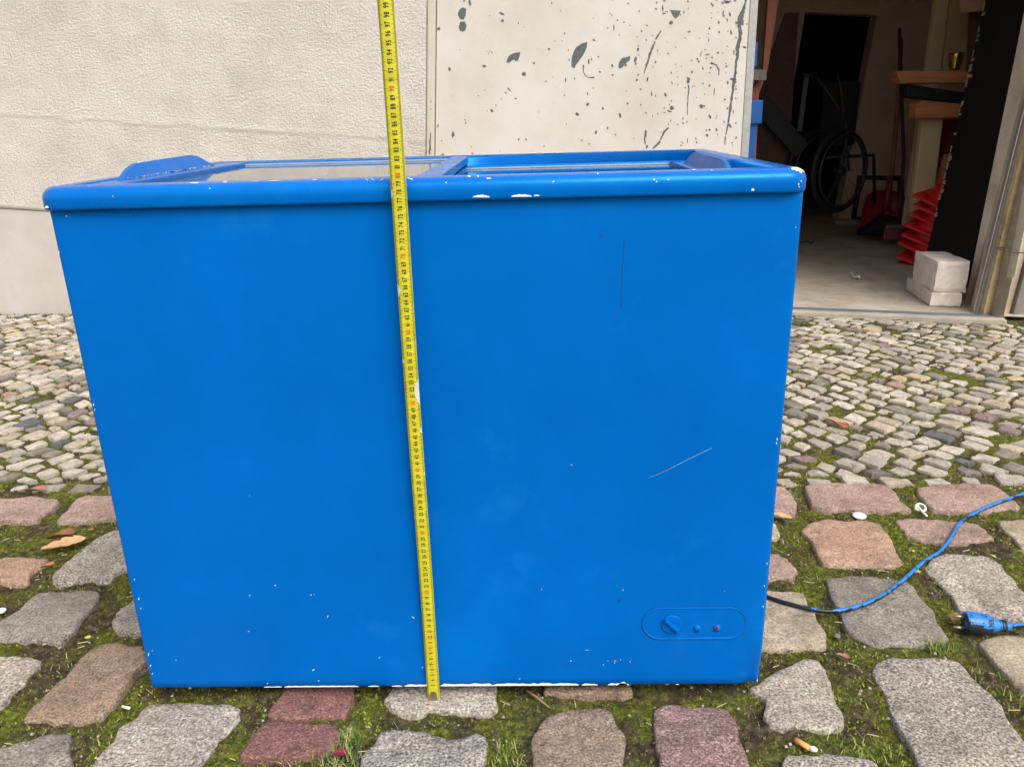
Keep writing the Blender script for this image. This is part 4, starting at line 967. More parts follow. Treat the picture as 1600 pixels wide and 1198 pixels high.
sb0, sb1 = wl(1213, 300, DB)[0], wl(1318, 300, DB)[0]; tb1 = wl(1270, 20, DB)[1]
sLw, sRw = .5, 4.4
rwall('back_wall', sLw, sb0, DB, DB+.2, -.8, 3); rwall('back_wall', sb1, sRw, DB, DB+.2, -.8, 3); rwall('back_wall', sb0, sb1, DB, DB+.2, tb1, 3)
rwall('side_wall', sLw-.2, sLw, .36, DB+2.5, -.8, 3); rwall('side_wall', sRw, sRw+.2, .351, DB+2.5, -.8, 3)
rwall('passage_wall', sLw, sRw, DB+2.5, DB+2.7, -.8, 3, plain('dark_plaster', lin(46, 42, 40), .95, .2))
rwall('ceiling', sLw-.2, sRw+.2, .36, DB+2.7, 3.001, 3.2)
rwall('front_wall_inner', sLw, sl0-.01, .345, .36, -.8, 3); rwall('front_wall_inner', s0+.2, sRw, .351, .37, -.8, 3)

# ================================================================ THINGS IN THE ROOM
WOODO = NT('orange_timber'); WOODO.set('Base Color', WOODO.ramp(WOODO.noise(9, 5, .6, stretch=(.3, 1, 4)), [(.3, lin(170, 100, 60)), (.6, lin(206, 136, 88)), (.8, lin(216, 154, 106))])).set('Roughness', .65); WOODO = WOODO.m
WOODR = plain('red_brown_timber', lin(150, 84, 62), .65, .2, 12)
BLUEC = plain('blue_crate_plastic', (.001, .085, .33), .6, .12, 10)
GREYM = plain('grey_metal', lin(120, 112, 104), .5, .2)
# blue crates
YC = 3.22; pc = at(1156, 180, YC)
zz = [.0105, .34, .665, .99]
def crate(z, h, label, x1, Y):
    e = empty('storage_crate', (x1-.2, Y+.15, z)); tag(e, label, 'crate', 'blue crates behind the chipped door')
    x0 = x1-.38; bm_obj('tub', hexa([(x0+.025, Y+.02, z), (x1-.025, Y+.02, z), (x1-.025, Y+.28, z), (x0+.025, Y+.28, z), (x0+.008, Y+.008, z+h-.03), (x1-.008, Y+.008, z+h-.03), (x1-.008, Y+.292, z+h-.03), (x0+.008, Y+.292, z+h-.03)], .006), BLUEC, e)
    bm_obj('rim', box(x0-.006, x1+.006, Y-.006, Y+.306, z+h-.115, z+h, .004), BLUEC, e)
xr = lambda u, v: at(u, v, YC)[0]
tz0 = at(1170, 157, YC)[2]
crate(.0105, .3, 'blue plastic crate at the bottom of the stack behind the chipped door', xr(1170, 300)-.02, YC)
crate(.311, tz0-.311, 'blue plastic crate with a deep rim behind the door edge, second in its stack', xr(1189, 180), YC)
crate(tz0+.001, .27, 'dark blue plastic crate at the top of the stack beside the leaning plank', xr(1185, 80)-.01, YC)
# leaning planks, bar, diagonal strap
tag(slab('leaning_plank', [(1186, 148), (1179, 300), (1168, 300), (1176, 140), (1192, 108), (1204, -60), (1224, -60), (1214, 20), (1200, 108)], 3.62, .03, WOODR, None, .002), 'red brown upright plank leaning beside the blue crates', 'plank')
tag(slab('metal_bar', [(1140, 126), (1197.5, 126), (1199, 109), (1140, 109)], 3.56, .025, GREYM, None, .002), 'short grey horizontal bar crossing the red brown plank', 'bar')
tag(slab('black_beam', [(1188, 150), (1201, 152), (1264, 226), (1244, 246), (1186, 182)], 4.8, .05, plain('black_beam', (.006, .006, .007), .6, .2), None, .003), 'black beam lying diagonally behind the freezer corner', 'beam')
tag(slab('pale_board', [(1246, 205), (1258, 120), (1264, 120), (1253, 205)], 5.2, .02, plain('pale_board', lin(110, 104, 92), .7, .15)), 'narrow pale strip of board beside the wheelchair', 'board')
tag(slab('dark_board', [(1160, 345), (1226, 345), (1248, 20), (1228, 20), (1190, 130)], 4.9, .03, plain('dark_red_board', lin(70, 44, 38), .7, .2)), 'dark red brown board standing behind the plank', 'board')
# wheelchair
YW = 4.75; wc = at(1312, 268, YW); wr = 1.12*np.linalg.norm(at(1303, 266, YW)-at(1246, 266, YW)); cz_ = wc[2]
wchair = empty('wheelchair', (wc[0], YW, .01)); tag(wchair, 'folded black wheelchair in the dark room behind the freezer corner', 'wheelchair')
RUB = plain('black_rubber', (.008, .008, .009), .6, .1); CHR = plain('dull_tube', lin(62, 52, 46), .5, .1, 30, .4)
wr = min(wr, cz_-.02); dirx = Vector((.86, .5, 0)); dirz = Vector((0, 0, 1)); ax = Vector((.5, -.86, 0))
for s, off in ((0, 0.), (1, .22)):
    c = Vector((wc[0], YW, cz_))-ax*off; e = empty('wheel', tuple(c)); e.parent = wchair; e.matrix_parent_inverse = MW[wchair.name].inverted()
    ring = lambda R, o=0., n=48: [c+ax*o+dirx*R*math.cos(k*math.tau/n)+dirz*R*math.sin(k*math.tau/n) for k in range(n+1)]
    bm_obj('tyre', tube_bm(ring(wr-.012), .014, 10), RUB, e, True); bm_obj('hand_rim', tube_bm(ring(wr-.05, .03), .008, 8), CHR, e, True); bm_obj('wheel_rim', tube_bm(ring(wr-.032), .009, 8), RUB, e, True)
    bm_obj('hub', tube_bm([c-ax*.03, c+ax*.03], .03, 14), RUB, e, True)
    for k in range(12):
        a = k*math.tau/12; bm_obj('spoke', tube_bm([c, c+dirx*(wr-.035)*math.cos(a)+dirz*(wr-.035)*math.sin(a)], .0014, 5), RUB, e)
hd = at(1256, 118, YW); hb = at(1312, 122, YW)
bm_obj('push_handle', tube_bm([Vector(hd), Vector(hd)+dirx*.12+Vector((0, 0, .004))], .017, 10), RUB, wchair, True)
c = Vector((wc[0], YW, cz_))
bm_obj('back_tube', tube_bm(catmull([Vector(hd)+dirx*.1, Vector(hd)+dirx*.17-dirz*.04, c+dirx*.02+dirz*(wr+.02), c], 6), .012, 8), RUB, wchair, True)
bm_obj('back_cloth', hexa([c+dirx*a-ax*b+dirz*z for z in (wr*.6, at(1285, 128, YW)[2]-cz_) for a, b in ((-.02, .0), (.14, .0), (.14, .2), (-.02, .2))], .02, 3), plain('black_cloth', (.006, .006, .008), .9, .2), wchair, True)
bm_obj('side_tube', tube_bm(catmull([Vector(at(1308, 118, YW)), Vector(at(1313, 135, YW)), Vector(at(1316, 160, YW)), c+dirx*.1], 6), .009, 8), CHR, wchair, True)
bm_obj('seat_frame', tube_bm([c-dirx*.15+dirz*.1, c+dirx*.35+dirz*.1, c+dirx*.42-dirz*.25], .012, 8), RUB, wchair, True)

# shovel, brooms, frame
REDP = plain('red_plastic', (.72, .018, .022), .45, .12, 12); REDD = plain('dark_red_plastic', (.22, .006, .016), .5, .15, 12); POLE = plain('broom_wood', lin(136, 88, 58), .65, .2, 20)
YS = 5.0
sv = empty('snow_shovel', tuple(gp(1380, 368))); tag(sv, 'red snow shovel with a black lower blade leaning on the back wall', 'shovel')
def blade(name, poly, Y, lean_, mat, parent):           # a dished blade built from its outline
    A = [Vector(at(u, v, Y)) for u, v in poly]; c = sum(A, Vector())/len(A); V = []; Fc = []; n = len(A)
    for s, b in ((1, 0), (.75, .025), (.4, .045)):
        for p in A: q = c+(p-c)*s; V.append((q.x, q.y+b+(q.z-c.z)*lean_, q.z))
    V.append((c.x, c.y+.05, c.z)); V2 = [(a, b+.006, d) for a, b, d in V]; m = len(V)
    for k in range(2):
        for i in range(n): Fc.append((k*n+i, k*n+(i+1) % n, (k+1)*n+(i+1) % n, (k+1)*n+i))
    for i in range(n): Fc.append((2*n+i, 2*n+(i+1) % n, 3*n))
    F2 = [tuple(m+i for i in f[::-1]) for f in Fc]; F3 = [(i, m+i, m+(i+1) % n, (i+1) % n) for i in range(n)]
    return mesh_obj(name, V+V2, Fc+F2+F3, mat, parent, False)
blade('scoop', [(1342, 356), (1348, 325), (1356, 306), (1368, 298), (1382, 297), (1400, 299), (1412, 303), (1420, 316), (1419, 332), (1414, 340), (1378, 332), (1360, 345)], YS, .15, REDD, sv)
blade('wear_edge', [(1337, 367), (1342, 357), (1360, 346), (1378, 333), (1414, 341), (1410, 369), (1380, 370)], YS-.02, .15, BLACKP, sv)
bm_obj('handle', tube_bm([at(1385, 335, YS-.03), at(1395, 260, YS+.02), at(1404, 150, YS+.12), at(1408, 60, YS+.2)], .016, 10), POLE, sv, True)
bm_obj('socket', tube_bm([at(1384, 330, YS-.035), at(1391, 275, YS+.005)], [.026, .022], 12), REDD, sv, True)
br = empty('push_broom', tuple(gp(1402, 376))); tag(br, 'push broom with dark red bristles standing in front of the red shovel', 'broom')
YB = 4.75
bm_obj('broom_head', hexa([tuple(at(u, v, YB+d)) for (v_, vv) in ((0, 358), (1, 352)) for (u, v, d) in ((1384, vv, 0), (1432, vv-1, 0), (1432, vv-1, .07), (1384, vv, .07))], .004), GREYM, br)
r = np.random.default_rng(3)
for k in range(14):
    u = 1384+k*3.4; a = at(u, 358, YB+.03); b = at(u-1.5, 375, YB+.01); bm_obj('bristle_tuft', tube_bm([a, (Vector(a)+Vector(b))/2, b], [.012, .015, .02], 7), REDD, br)
bm_obj('handle', tube_bm([at(1404, 354, YB+.03), at(1412, 250, YB+.2), at(1405, 45, YB+.45)], .013, 10), plain('dark_broom_wood', lin(70, 44, 38), .7, .2), br, True)
fr_ = empty('black_frame', tuple(gp(1370, 350))); tag(fr_, 'square black frame standing behind the red shovel', 'frame')
YF = 5.45
for pl in ([(1331, 346), (1337, 346), (1349, 278), (1342, 274)], [(1342, 274), (1349, 281), (1405, 283), (1413, 275)], [(1405, 283), (1413, 275), (1412, 346), (1405, 346)], [(1336.5, 346), (1338, 339), (1405, 339), (1405, 346)]):
    slab('frame_bar', pl, YF, .03, BLACKP, fr_)
tag(slab('floor_board', [(1305, 352), (1350, 352), (1350, 345), (1305, 345)], 5.2, .15, plain('grey_board', lin(120, 108, 96), .8, .2)), 'low grey board lying on the floor left of the red shovel', 'board')
# cream cupboard boards, bench
CREAM = plain('cream_board', lin(196, 168, 124), .6, .08, 6); CREAM2 = plain('cream_trim', lin(204, 180, 138), .6, .08, 6)
cb = empty('cream_cupboard', tuple(gp(1470, 400))); tag(cb, 'cream cupboard front behind the workbench timbers', 'cupboard')
YK = 4.55
slab('side_board', [(1412, 352), (1442, 352), (1492, -80), (1474, -80)], YK, .04, CREAM2, cb, .002)
slab('front_board', [(1443.5, 350), (1500, 350), (1540, -80), (1494, -80)], YK+.012, .04, CREAM, cb, .002)
tag(slab('brown_board', [(1511, 120), (1560, 120), (1560, -60), (1526, -60), (1516, 20)], 4.4, .02, plain('brown_board', lin(110, 82, 62), .7, .15)), 'brown board hanging beside the black door edge', 'board')
tag(slab('pink_card', [(1502, 20), (1540, 17), (1560, -60), (1502, -60)], 4.25, .02, plain('pink_card', lin(206, 160, 124), .7, .06)), 'pale pink card box at the top of the doorway', 'box')
YT = 4.1
def beam(name, label, cat, poly, Y, dep, mat):
    o = slab(name, poly, Y, dep, mat, None, .004); tag(o, label, cat); return o
beam('timber_plank', 'orange timber plank with an angled end on top of the stack', 'plank', [(1408, 130), (1400, 111), (1560, 110), (1560, 130)], YT, .12, WOODO)
beam('black_beam', 'black sloping beam below the orange plank', 'beam', [(1416, 131.5), (1560, 152), (1560, 178), (1505, 161), (1418, 152)], YT+.03, .1, plain('tarred_beam', (.008, .010, .012), .6, .2))
beam('timber_block', 'thick orange timber end below the black sloping beam', 'timber', [(1430, 185), (1432, 160), (1445, 157), (1560, 168), (1560, 184)], YT+.02, .1, WOODO)
beam('support_board', 'cream support board under the orange timbers', 'board', [(1424, 335), (1456, 335), (1474, 186), (1442, 186)], YT+.1, .05, CREAM2)
BRASS = plain('brass', (.55, .34, .06), .22, .15, 20, 1.)
bp = at(1491, 110, YT+.05); bs = .043
tag(bm_obj('brass_cup', tube_bm([(bp[0], bp[1], bp[2]+.001), (bp[0], bp[1], bp[2]+.012), (bp[0], bp[1], bp[2]+.03), (bp[0], bp[1], bp[2]+.09), (bp[0], bp[1], bp[2]+.098)], [.03, .03, .036, .045, .043], 18), BRASS, None, True), 'shiny brass cup standing on the orange plank', 'cup')
tag(slab('red_panel', [(1470, 262), (1530, 262), (1530, 187), (1479, 187)], YT+.22, .04, plain('crimson_cloth', (.16, .006, .022), .8, .2)), 'crimson panel hanging under the orange timber', 'panel')
tag(slab('wood_bracket', [(1462, 300), (1470, 300), (1484, 262), (1488, 240), (1478, 242), (1474, 262)], YT+.12, .04, WOODO, None, .003), 'small pale wooden bracket under the crimson panel', 'bracket')

# stacked red plastic cones behind the black door
def cone(p, tilt, rz, label, s):
    e = empty('traffic_cone', tuple(p)); Mx = Matrix.Translation(Vector(p))@Matrix.Rotation(tilt[0], 4, 'X')@Matrix.Rotation(tilt[1], 4, 'Y')@Matrix.Rotation(rz, 4, 'Z')
    tag(e, label, 'cone', 'red cones stacked behind the black door')
    bm = box(-s, s, -s, s, -.012, .006, .006, 2); bmesh.ops.transform(bm, matrix=Mx, verts=bm.verts); bm_obj('base_plate', bm, REDP, e)
    P = [(s*.80, .006), (s*.74, .02), (s*.66, .05), (s*.45, .16), (s*.25, .27), (s*.18, .30), (s*.1, .31)]
    bm = tube_bm([Mx@Vector((0, 0, z)) for _, z in P], [a for a, _ in P], 24); bm_obj('cone_body', bm, REDP, e, True)
edges = [(1396, 427), (1399, 416), (1403, 400), (1406, 381), (1410, 367), (1414, 352), (1423, 337), (1427, 322), (1428, 309)]
names = ['lowest red cone of the stack, flat on the floor behind the blocks', 'second red cone from the floor in the stack', 'third red cone from the floor in the stack', 'fourth red cone from the floor in the stack', 'fifth red cone from the floor in the middle of the stack', 'sixth red cone from the floor in the stack', 'seventh red cone from the floor in the stack', 'red cone just under the topmost one of the stack', 'topmost red cone of the stack, tilted towards the yard']
YCn = 3.95
for k, ((u, v), nm) in enumerate(zip(edges, names)):
    s = .15; c = at(u, v, YCn); tl = (math.radians(20 if k else 10), math.radians(6+k*.6)) if k else (.17, .1)
    cone((c[0]+s*1.36, YCn+.02, c[2]-.028), tl, math.radians(45+random.uniform(-6, 6)), nm, s)

# two pale concrete blocks holding the door
n = NT('pale_block'); c = n.ramp(n.noise(24, 7, .7), [(.3, lin(212, 196, 182)), (.6, lin(232, 220, 208)), (.8, lin(240, 230, 220))])
c = n.mix(n.step(n.noise(18, 6, .7, off=3), .64, .72), c, lin(140, 124, 110)); n.set('Base Color', c).set('Roughness', .9).bump(n.noise(90, 5, .7), .5, .003); PALE = n.m
def block(name, label, A, B, C, z0, hgt, seed, bev):
    A, B, C = [Vector((p[0], p[1], 0)) for p in (A, B, C)]; e1 = B-A; e2 = C-A; e2 = e2-e1*(e2.dot(e1)/e1.dot(e1))*.2
    bm = hexa([A+Vector((0, 0, z0)), A+e1+Vector((0, 0, z0)), A+e1+e2+Vector((0, 0, z0)), A+e2+Vector((0, 0, z0)), A+Vector((0, 0, z0+hgt)), A+e1+Vector((0, 0, z0+hgt)), A+e1+e2+Vector((0, 0, z0+hgt)), A+e2+Vector((0, 0, z0+hgt))])
    bmesh.ops.subdivide_edges(bm, edges=bm.edges[:], cuts=7, use_grid_fill=True); c = A+(e1+e2)/2+Vector((0, 0, z0+hgt/2))
    ext = Vector((e1.length/2, e2.length/2, hgt/2)); u1, u2 = e1.normalized(), e2.normalized()
    for v in bm.verts:
        d = v.co-c; a = [abs(d.dot(u1))/ext.x, abs(d.dot(u2))/ext.y, abs(d.z)/ext.z]; nb = sum(1 for x in a if x > .98)
        if nb >= 2: v.co = c+d*(1-(bev if nb == 2 else bev*1.8))
        v.co += Vector((mnoise.noise(v.co*28+Vector((seed, 0, 0))), mnoise.noise(v.co*28+Vector((0, seed, 0))), .5*mnoise.noise(v.co*28+Vector((0, 0, seed)))))*.004
    o = bm_obj(name, bm, PALE, None, False); tag(o, label, 'block', 'pale blocks at the doorway'); return o
block('concrete_block', 'flat pale block lying on the threshold beneath the bigger block', gp(1453, 478, .012), gp(1501, 480, .012), gp(1409, 452, .012), .0125, .066, 1, .016)
block('concrete_block', 'thick pale block resting on the flat block before the black door', gp(1459, 457, .079), gp(1508, 457, .079), gp(1427, 437, .079), .0785, .15, 2, .03)

# ================================================================ CABLE AND PLUG
n = NT('overpainted_cable'); k_ = n.step(n.mix(.5, n.noise(36, 4, .75), n.noise(8, 2, .5, off=2)), .47, .51)
sxyz = n.t.nodes.new('ShaderNodeSeparateXYZ'); 
def overspray(n, x0):
    g_ = n.t.nodes.new('ShaderNodeNewGeometry'); sn = n.t.nodes.new('ShaderNodeSeparateXYZ'); n.t.links.new(g_.outputs['Normal'], sn.inputs[0])
    sp = n.t.nodes.new('ShaderNodeSeparateXYZ'); n.t.links.new(n.P(), sp.inputs[0])
    def ma(op, a, b):
        q_ = n.t.nodes.new('ShaderNodeMath'); q_.operation = op
        for i_, v_ in enumerate((a, b)):
            if hasattr(v_, 'is_output'): n.t.links.new(v_, q_.inputs[i_])
            else: q_.inputs[i_].default_value = v_
        return q_.outputs[0]
    up_ = ma('MULTIPLY', sn.outputs[2], .16); far = n.step(ma('SUBTRACT', sp.outputs[0], x0[0]), .0, .12)
    f_ = ma('ADD', ma('ADD', up_, n.noise(55, 4, .75)), ma('MULTIPLY', far, .20))
    return n.step(ma('SUBTRACT', f_, .335), .42, .45)
c = n.mix(overspray(n, (1.08, 0)), (.006, .008, .014, 1), (.02, .19, .55, 1)); n.set('Base Color', c).set('Roughness', .4); CAB = n.m
BLACKC = plain('black_cable', (.008, .010, .016), .4, .2); CYB = plain('pale_blue_overspray', (.02, .19, .56), .45, .2, 60)
cord = empty('power_cord', tuple(gp(1300, 955))); tag(cord, 'blue and black power cord with a plug lying on the big stones', 'cord')
R_c = .0040
g = lambda u, v, z=.0055: Vector(gp(u, v, z))
path = [Vector((.90, .60, .06)), Vector((.965, .50, .012)), g(1170, 920), g(1198, 932), g(1240, 945), g(1285, 954), g(1325, 951), g(1370, 935), g(1410, 907), g(1440, 880), g(1470, 860), g(1487, 838), g(1500, 817), g(1525, 800), g(1560, 785), g(1600, 771), g(1650, 752), g(1720, 745), g(1770, 790), g(1780, 880), g(1740, 955), g(1660, 978), g(1610, 976, .012), g(1578, 978, .017)]
pts = catmull(path, 10); cut = 48
bm_obj('cable', tube_bm(pts, R_c, 10), CAB, cord, True)
A = g(1578, 978, .017); B = g(1508, 972, .019); ax = (B-A).normalized(); upv = Vector((0, 0, 1)); sd_ = ax.cross(upv).normalized()
def plugpt(t, a, rr, sq=1.): return A+ax*t+(sd_*math.cos(a)+upv*math.sin(a)*sq)*rr
Lp = (B-A).length
def lathe(name, prof_, mat, par, n=28):
    V, Fc = [], []
    for t, rr in prof_: V += [plugpt(t*Lp, k*math.tau/n, rr) for k in range(n)]
    for i in range(len(prof_)-1):
        for k in range(n): Fc.append((i*n+k, i*n+(k+1) % n, (i+1)*n+(k+1) % n, (i+1)*n+k))
    Fc += [tuple(range(n))[::-1], tuple(range((len(prof_)-1)*n, len(prof_)*n))]
    return mesh_obj(name, V, Fc, mat, par, False)
n = NT('plug_paint'); sep = n.t.nodes.new('ShaderNodeSeparateXYZ'); n.t.links.new(n.P(), sep.inputs[0])
c = n.mix(overspray(n, (.5, 0)), (.008, .010, .016, 1), (.02, .19, .56, 1)); n.set('Base Color', c).set('Roughness', .45); PLP = n.m
lathe('plug_neck', [(-.02, .0055), (.02, .0068), (.12, .0078), (.20, .0088), (.30, .0105), (.38, .0125), (.42, .013)], CYB, cord)
for t in (.10, .17, .24): lathe('strain_ring', [(t, .0096), (t+.035, .0100)], BLACKC, cord)
lathe('plug_body', [(.42, .0125), (.46, .0158), (.60, .0172), (.72, .0180)], PLP, cord)
lathe('plug_face', [(.722, .0186), (.97, .0186), (1.0, .0178)], PLP, cord)
for s in (-1, 1):
    p0_ = A+ax*Lp*1.001+sd_*.0095*s*.4+upv*.0095*s*.9; bm_obj('plug_pin', tube_bm([p0_, p0_+ax*.019], .0024, 10), plain('plug_pin_steel', lin(170, 165, 150), .3, .1, 30, .8), cord, True)
top_ = [plugpt(Lp*t, a, .0196) for t in (.45, .96) for a in (math.radians(58), math.radians(122))]
bm_obj('plug_ridge', hexa([plugpt(Lp*.46, math.radians(60), .0150), plugpt(Lp*.96, math.radians(60), .0176), plugpt(Lp*.96, math.radians(120), .0176), plugpt(Lp*.46, math.radians(120), .0150), plugpt(Lp*.46, math.radians(65), .0178), plugpt(Lp*.96, math.radians(62), .0204), plugpt(Lp*.96, math.radians(118), .0204), plugpt(Lp*.46, math.radians(115), .0178)], .0006), CYB, cord)

# ================================================================ LITTER
def leaf_obj(name, label, u, v, L, Wd, rot, mat, lobes=0, curl=.25, z=.004, seed=0):
    r = np.random.default_rng(seed); c = gp(u, v, z); n = 26; V = []; Fc = []
    for k in range(n+1):
        t = k/n; w_ = Wd*math.sin(math.pi*min(1, t*1.02))**.7*(.75+.25*t)
        if lobes: w_ *= .68+.32*abs(math.cos(t*lobes*math.pi))**.7
        w_ *= r.uniform(.93, 1.07); x = (t-.5)*L
        for s in (-1, -.5, 0, .5, 1):
            yy = s*w_; zz_ = curl*abs(s)*w_+.12*L*curl*math.cos(t*5+s)+.0015*mnoise.noise(Vector((x*90, yy*90, seed)))
            V.append((c[0]+x*math.cos(rot)-yy*math.sin(rot), c[1]+x*math.sin(rot)+yy*math.cos(rot), c[2]+max(-.003, zz_)))
    for k in range(n):
        for s in range(4): Fc.append((5*k+s, 5*k+s+1, 5*k+s+6, 5*k+s+5))
    o = mesh_obj(name, V, Fc, mat, None, True); tag(o, label, 'leaf'); return o
TANL = plain('tan_leaf', lin(206, 160, 116), .7, .15, 60); BRL = plain('brown_leaf', lin(134, 88, 58), .75, .2, 60); ORL = plain('orange_leaf', lin(166, 104, 74), .75, .2, 60); PKL = plain('pinkish_leaf', lin(160, 108, 88), .75, .2, 60)
leaf_obj('oak_leaf', 'pale tan lobed oak leaf lying left of the freezer', 99, 849, .088, .030, .6, TANL, 3.5, .18, .010, 1)
leaf_obj('fallen_leaf', 'curled brown leaf lying behind the oak leaf', 92, 838, .07, .016, .85, BRL, 0, .7, .004, 2)
leaf_obj('fallen_leaf', 'rusty brown leaf on the mosaic stones at the left edge', 52, 765, .062, .012, .5, PKL, 0, .6, .006, 3)
leaf_obj('fallen_leaf', 'small orange brown leaf stub below the oak leaf', 71, 884, .036, .007, .9, ORL, 0, .5, .006, 4)
leaf_obj('fallen_leaf', 'tiny orange leaf fragment right of the oak leaf', 141, 828, .018, .004, .9, ORL, 0, .5, .004, 5)
leaf_obj('fallen_leaf', 'orange leaf lying on the mosaic stones right of the freezer', 1308, 661, .075, .013, -.9, ORL, 0, .6, .006, 6)
leaf_obj('fallen_leaf', 'tan leaf tucked against the right side of the freezer', 1220, 805, .05, .013, -.5, TANL, 2, .3, .006, 7)
leaf_obj('fallen_leaf', 'crumpled reddish leaf between the stones below the cord', 1317, 1025, .022, .009, -.3, PKL, 1, .6, .003, 8)
leaf_obj('fallen_leaf', 'small dark red leaf in the grass before the freezer', 531, 1176, .022, .009, .3, plain('dark_red_leaf', lin(120, 40, 48), .6, .2), 0, .3, .004, 9)
leaf_obj('fallen_leaf', 'brown and yellow leaf beside the plug', 1494, 966, .04, .012, .9, plain('yellow_brown_leaf', lin(120, 92, 44), .7, .3, 120), 2, .5, .004, 10)
leaf_obj('fallen_leaf', 'small green leaf on the pale granite stone by the cord', 1552, 868, .014, .0035, -1.0, plain('green_leaf', lin(150, 176, 60), .6, .1), 0, .3, .004, 11)
leaf_obj('fallen_leaf', 'pale curled leaf under the middle of the cord', 1428, 893, .026, .006, .4, TANL, 0, .5, .003, 12)
leaf_obj('fallen_leaf', 'tiny yellow leaf beside the left grey stone', 137, 995, .012, .005, 0, plain('yellow_leaf', lin(190, 186, 70), .6, .1), 0, .2, .006, 13)
# white litter
WHT = plain('white_scrap', lin(226, 224, 222), .6, .06, 80)
c = gp(1343, 804, .001); V = []; Fc = []
for rr, z in ((.013, 0), (.0135, .003), (.0105, .0045), (.008, .003), (.003, .0025)):
    V += [(c[0]+rr*1.15*math.cos(k*math.tau/18)*(1+.06*math.sin(k*3)), c[1]+rr*1.1*math.sin(k*math.tau/18), c[2]-.004+z) for k in range(18)]
for i in range(4): Fc += [(i*18+k, i*18+(k+1) % 18, (i+1)*18+(k+1) % 18, (i+1)*18+k) for k in range(18)]
Fc.append(tuple(4*18+k for k in range(18)))
tag(mesh_obj('bottle_cap', V, Fc, WHT, None, True), 'flattened white cap lying in the moss right of the freezer', 'cap')
P = catmull([g(1430, 790, .004), g(1437, 787, .007), g(1444, 790, .006), g(1446, 796, .004), g(1440, 798, .003), g(1431, 795, .004), g(1434, 791, .009), g(1442, 800, .004), g(1448, 806, .003)], 6)
tag(bm_obj('paper_scrap', tube_bm(P, .0028, 6), WHT, None, True), 'white torn paper ring between two pink stones', 'paper')
c0, c1 = g(1243, 1155, .001), g(1266, 1169, .0005); c2 = g(1277, 1172, .0005)
cg = empty('cigarette_butt', tuple(c0)); tag(cg, 'cigarette butt with orange filter in the moss at the bottom right', 'cigarette butt')
bm_obj('filter', tube_bm([c0, c1], .0040, 12), plain('cork_paper', lin(226, 160, 92), .7, .08, 200), cg, True)
bm_obj('paper_end', tube_bm([c1, (c1+c2)/2+Vector((0, 0, .001)), c2], [.0039, .0042, .0022], 10), WHT, cg, True)
tag(bm_obj('twig', tube_bm([g(823, 1078, .003), g(840, 1090, .002), g(859, 1105, .001)], [.0018, .0022, .0012], 6), plain('twig_bark', lin(140, 112, 78), .8, .2), None, True), 'thin brown twig poking from under the freezer', 'twig')
tag(bm_obj('white_stick', tube_bm([g(191, 1103, .002), g(203, 1106, .002)], .0022, 8), WHT, None, True), 'small white paper stick in the moss beside the brown stone', 'paper')
def pebble(name, label, u, v, rad, mat, sq=.6, z=0.):
    c = Vector(gp(u, v, z)); bm = bmesh.new(); bmesh.ops.create_icosphere(bm, subdivisions=2, radius=rad)
    for q_ in bm.verts: q_.co *= 1+.22*mnoise.noise(q_.co*(1.6/rad)+c*40); q_.co.z *= sq; q_.co += c
    o = bm_obj(name, bm, mat, None, True); tag(o, label, 'pebble' if 'pebble' in name else 'paper'); return o
pebble('pebble', 'smooth grey pebble in the moss beside the tan stone', 1308, 993, .006, STONE['grey'])
pebble('paper_scrap', 'white scrap at the left edge beside the grey stone', 2, 954, .009, WHT, .5)
pebble('paper_scrap', 'small white scrap on a mosaic stone at the left', 27, 552, .014, WHT, .45, .004)
c = Vector(gp(1337, 436, .01))
bm = bmesh.new(); r = np.random.default_rng(2); vs = []
for i in range(5):
    for j in range(5): vs.append(bm.verts.new(c+Vector(((i-2)*.014, (j-2)*.009, .004+abs(r.normal(0, .014))+(.035 if i < 1 and j < 3 else 0)))))
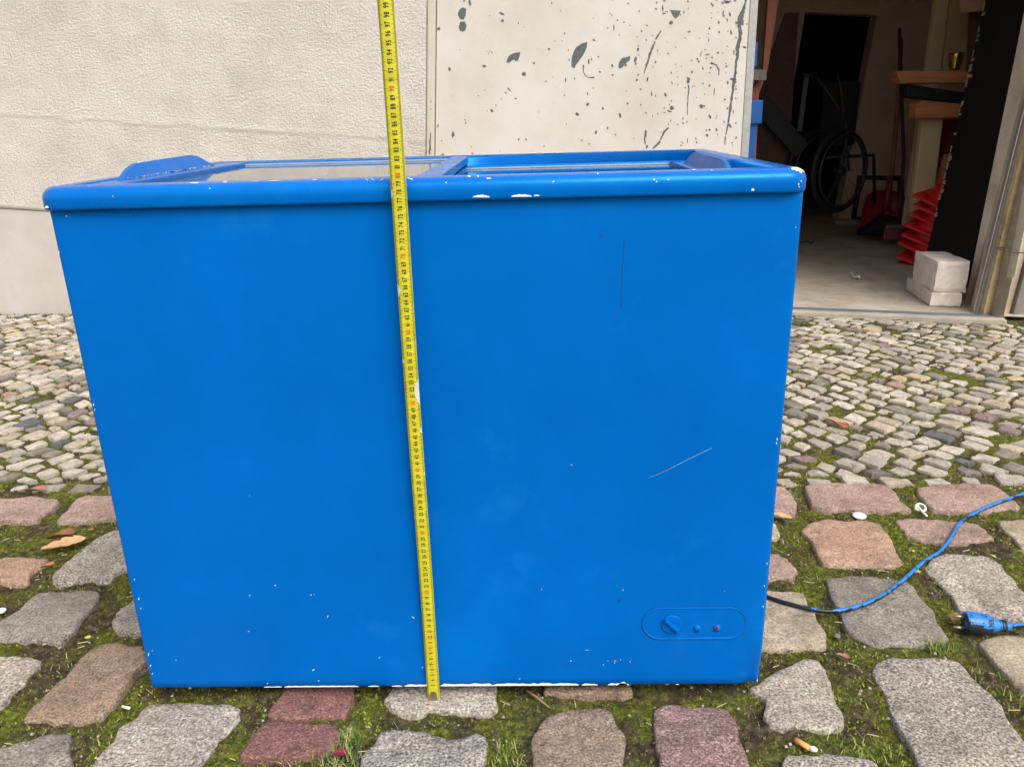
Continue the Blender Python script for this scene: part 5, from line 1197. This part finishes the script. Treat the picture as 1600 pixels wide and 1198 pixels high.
for i in range(4):
    for j in range(4): bm.faces.new((vs[i*5+j], vs[i*5+j+1], vs[i*5+j+6], vs[i*5+j+5]))
tag(bm_obj('crumpled_tissue', bm, WHT, None, False), 'crumpled white tissue on the concrete floor inside the doorway', 'tissue')
tag(bm_obj('wire_scrap', tube_bm(catmull([Vector(gp(u, v, .012)) for u, v in ((1240, 376), (1252, 379), (1262, 377), (1266, 380), (1272, 378))], 5), .006, 6), BLACKP, None, True), 'scrap of black wire on the room floor beside the freezer', 'wire')

# fine litter in the joints: straw bits, crumbs of bark and grit
r = np.random.default_rng(41); V, Fc, fm = [], [], []
occ = occupancy(-.6, 1.9, -.3, .8, .003)
CR = [plain('straw_bit', lin(190, 172, 128), .8, .2), plain('bark_crumb', lin(88, 64, 46), .9, .2), plain('grit_grain', lin(150, 144, 136), .8, .2), plain('yellow_fleck', lin(206, 190, 90), .7, .1)]
cnt = 0
while cnt < 1900:
    x, y = r.uniform(-.6, 1.9), r.uniform(-.3, .8)
    if occ[int((y+.3)/.003) % occ.shape[0], int((x+.6)/.003) % occ.shape[1]] and r.random() > .04: continue
    cnt += 1; z = -.003; a = r.uniform(0, math.tau); t = int(r.choice([0, 1, 1, 2, 2, 2, 3], p=[.16, .3, .25, .12, .08, .07, .02])); L = r.uniform(.006, .022) if t == 0 else r.uniform(.0015, .0045); wd = .0004 if t == 0 else L*.6
    d = Vector((math.cos(a), math.sin(a), 0))*L/2; s = Vector((-math.sin(a), math.cos(a), 0))*wd; c = Vector((x, y, z)); b0 = len(V); hgt = .0012 if t == 0 else L*.5
    V += [c-d-s, c+d-s, c+d+s, c-d+s, c-d*.8+Vector((0, 0, hgt)), c+d*.8+Vector((0, 0, hgt*1.3))]
    Fc += [(0+b0, 1+b0, 5+b0, 4+b0), (2+b0, 3+b0, 4+b0, 5+b0), (b0+1, b0+2, b0+5), (b0+3, b0, b0+4)]; fm += [t]*4
tag(mesh_obj('joint_litter', V, Fc, CR, None, fm=fm), 'straw bits, bark crumbs and grit scattered in the mossy joints', 'litter', kind='stuff')
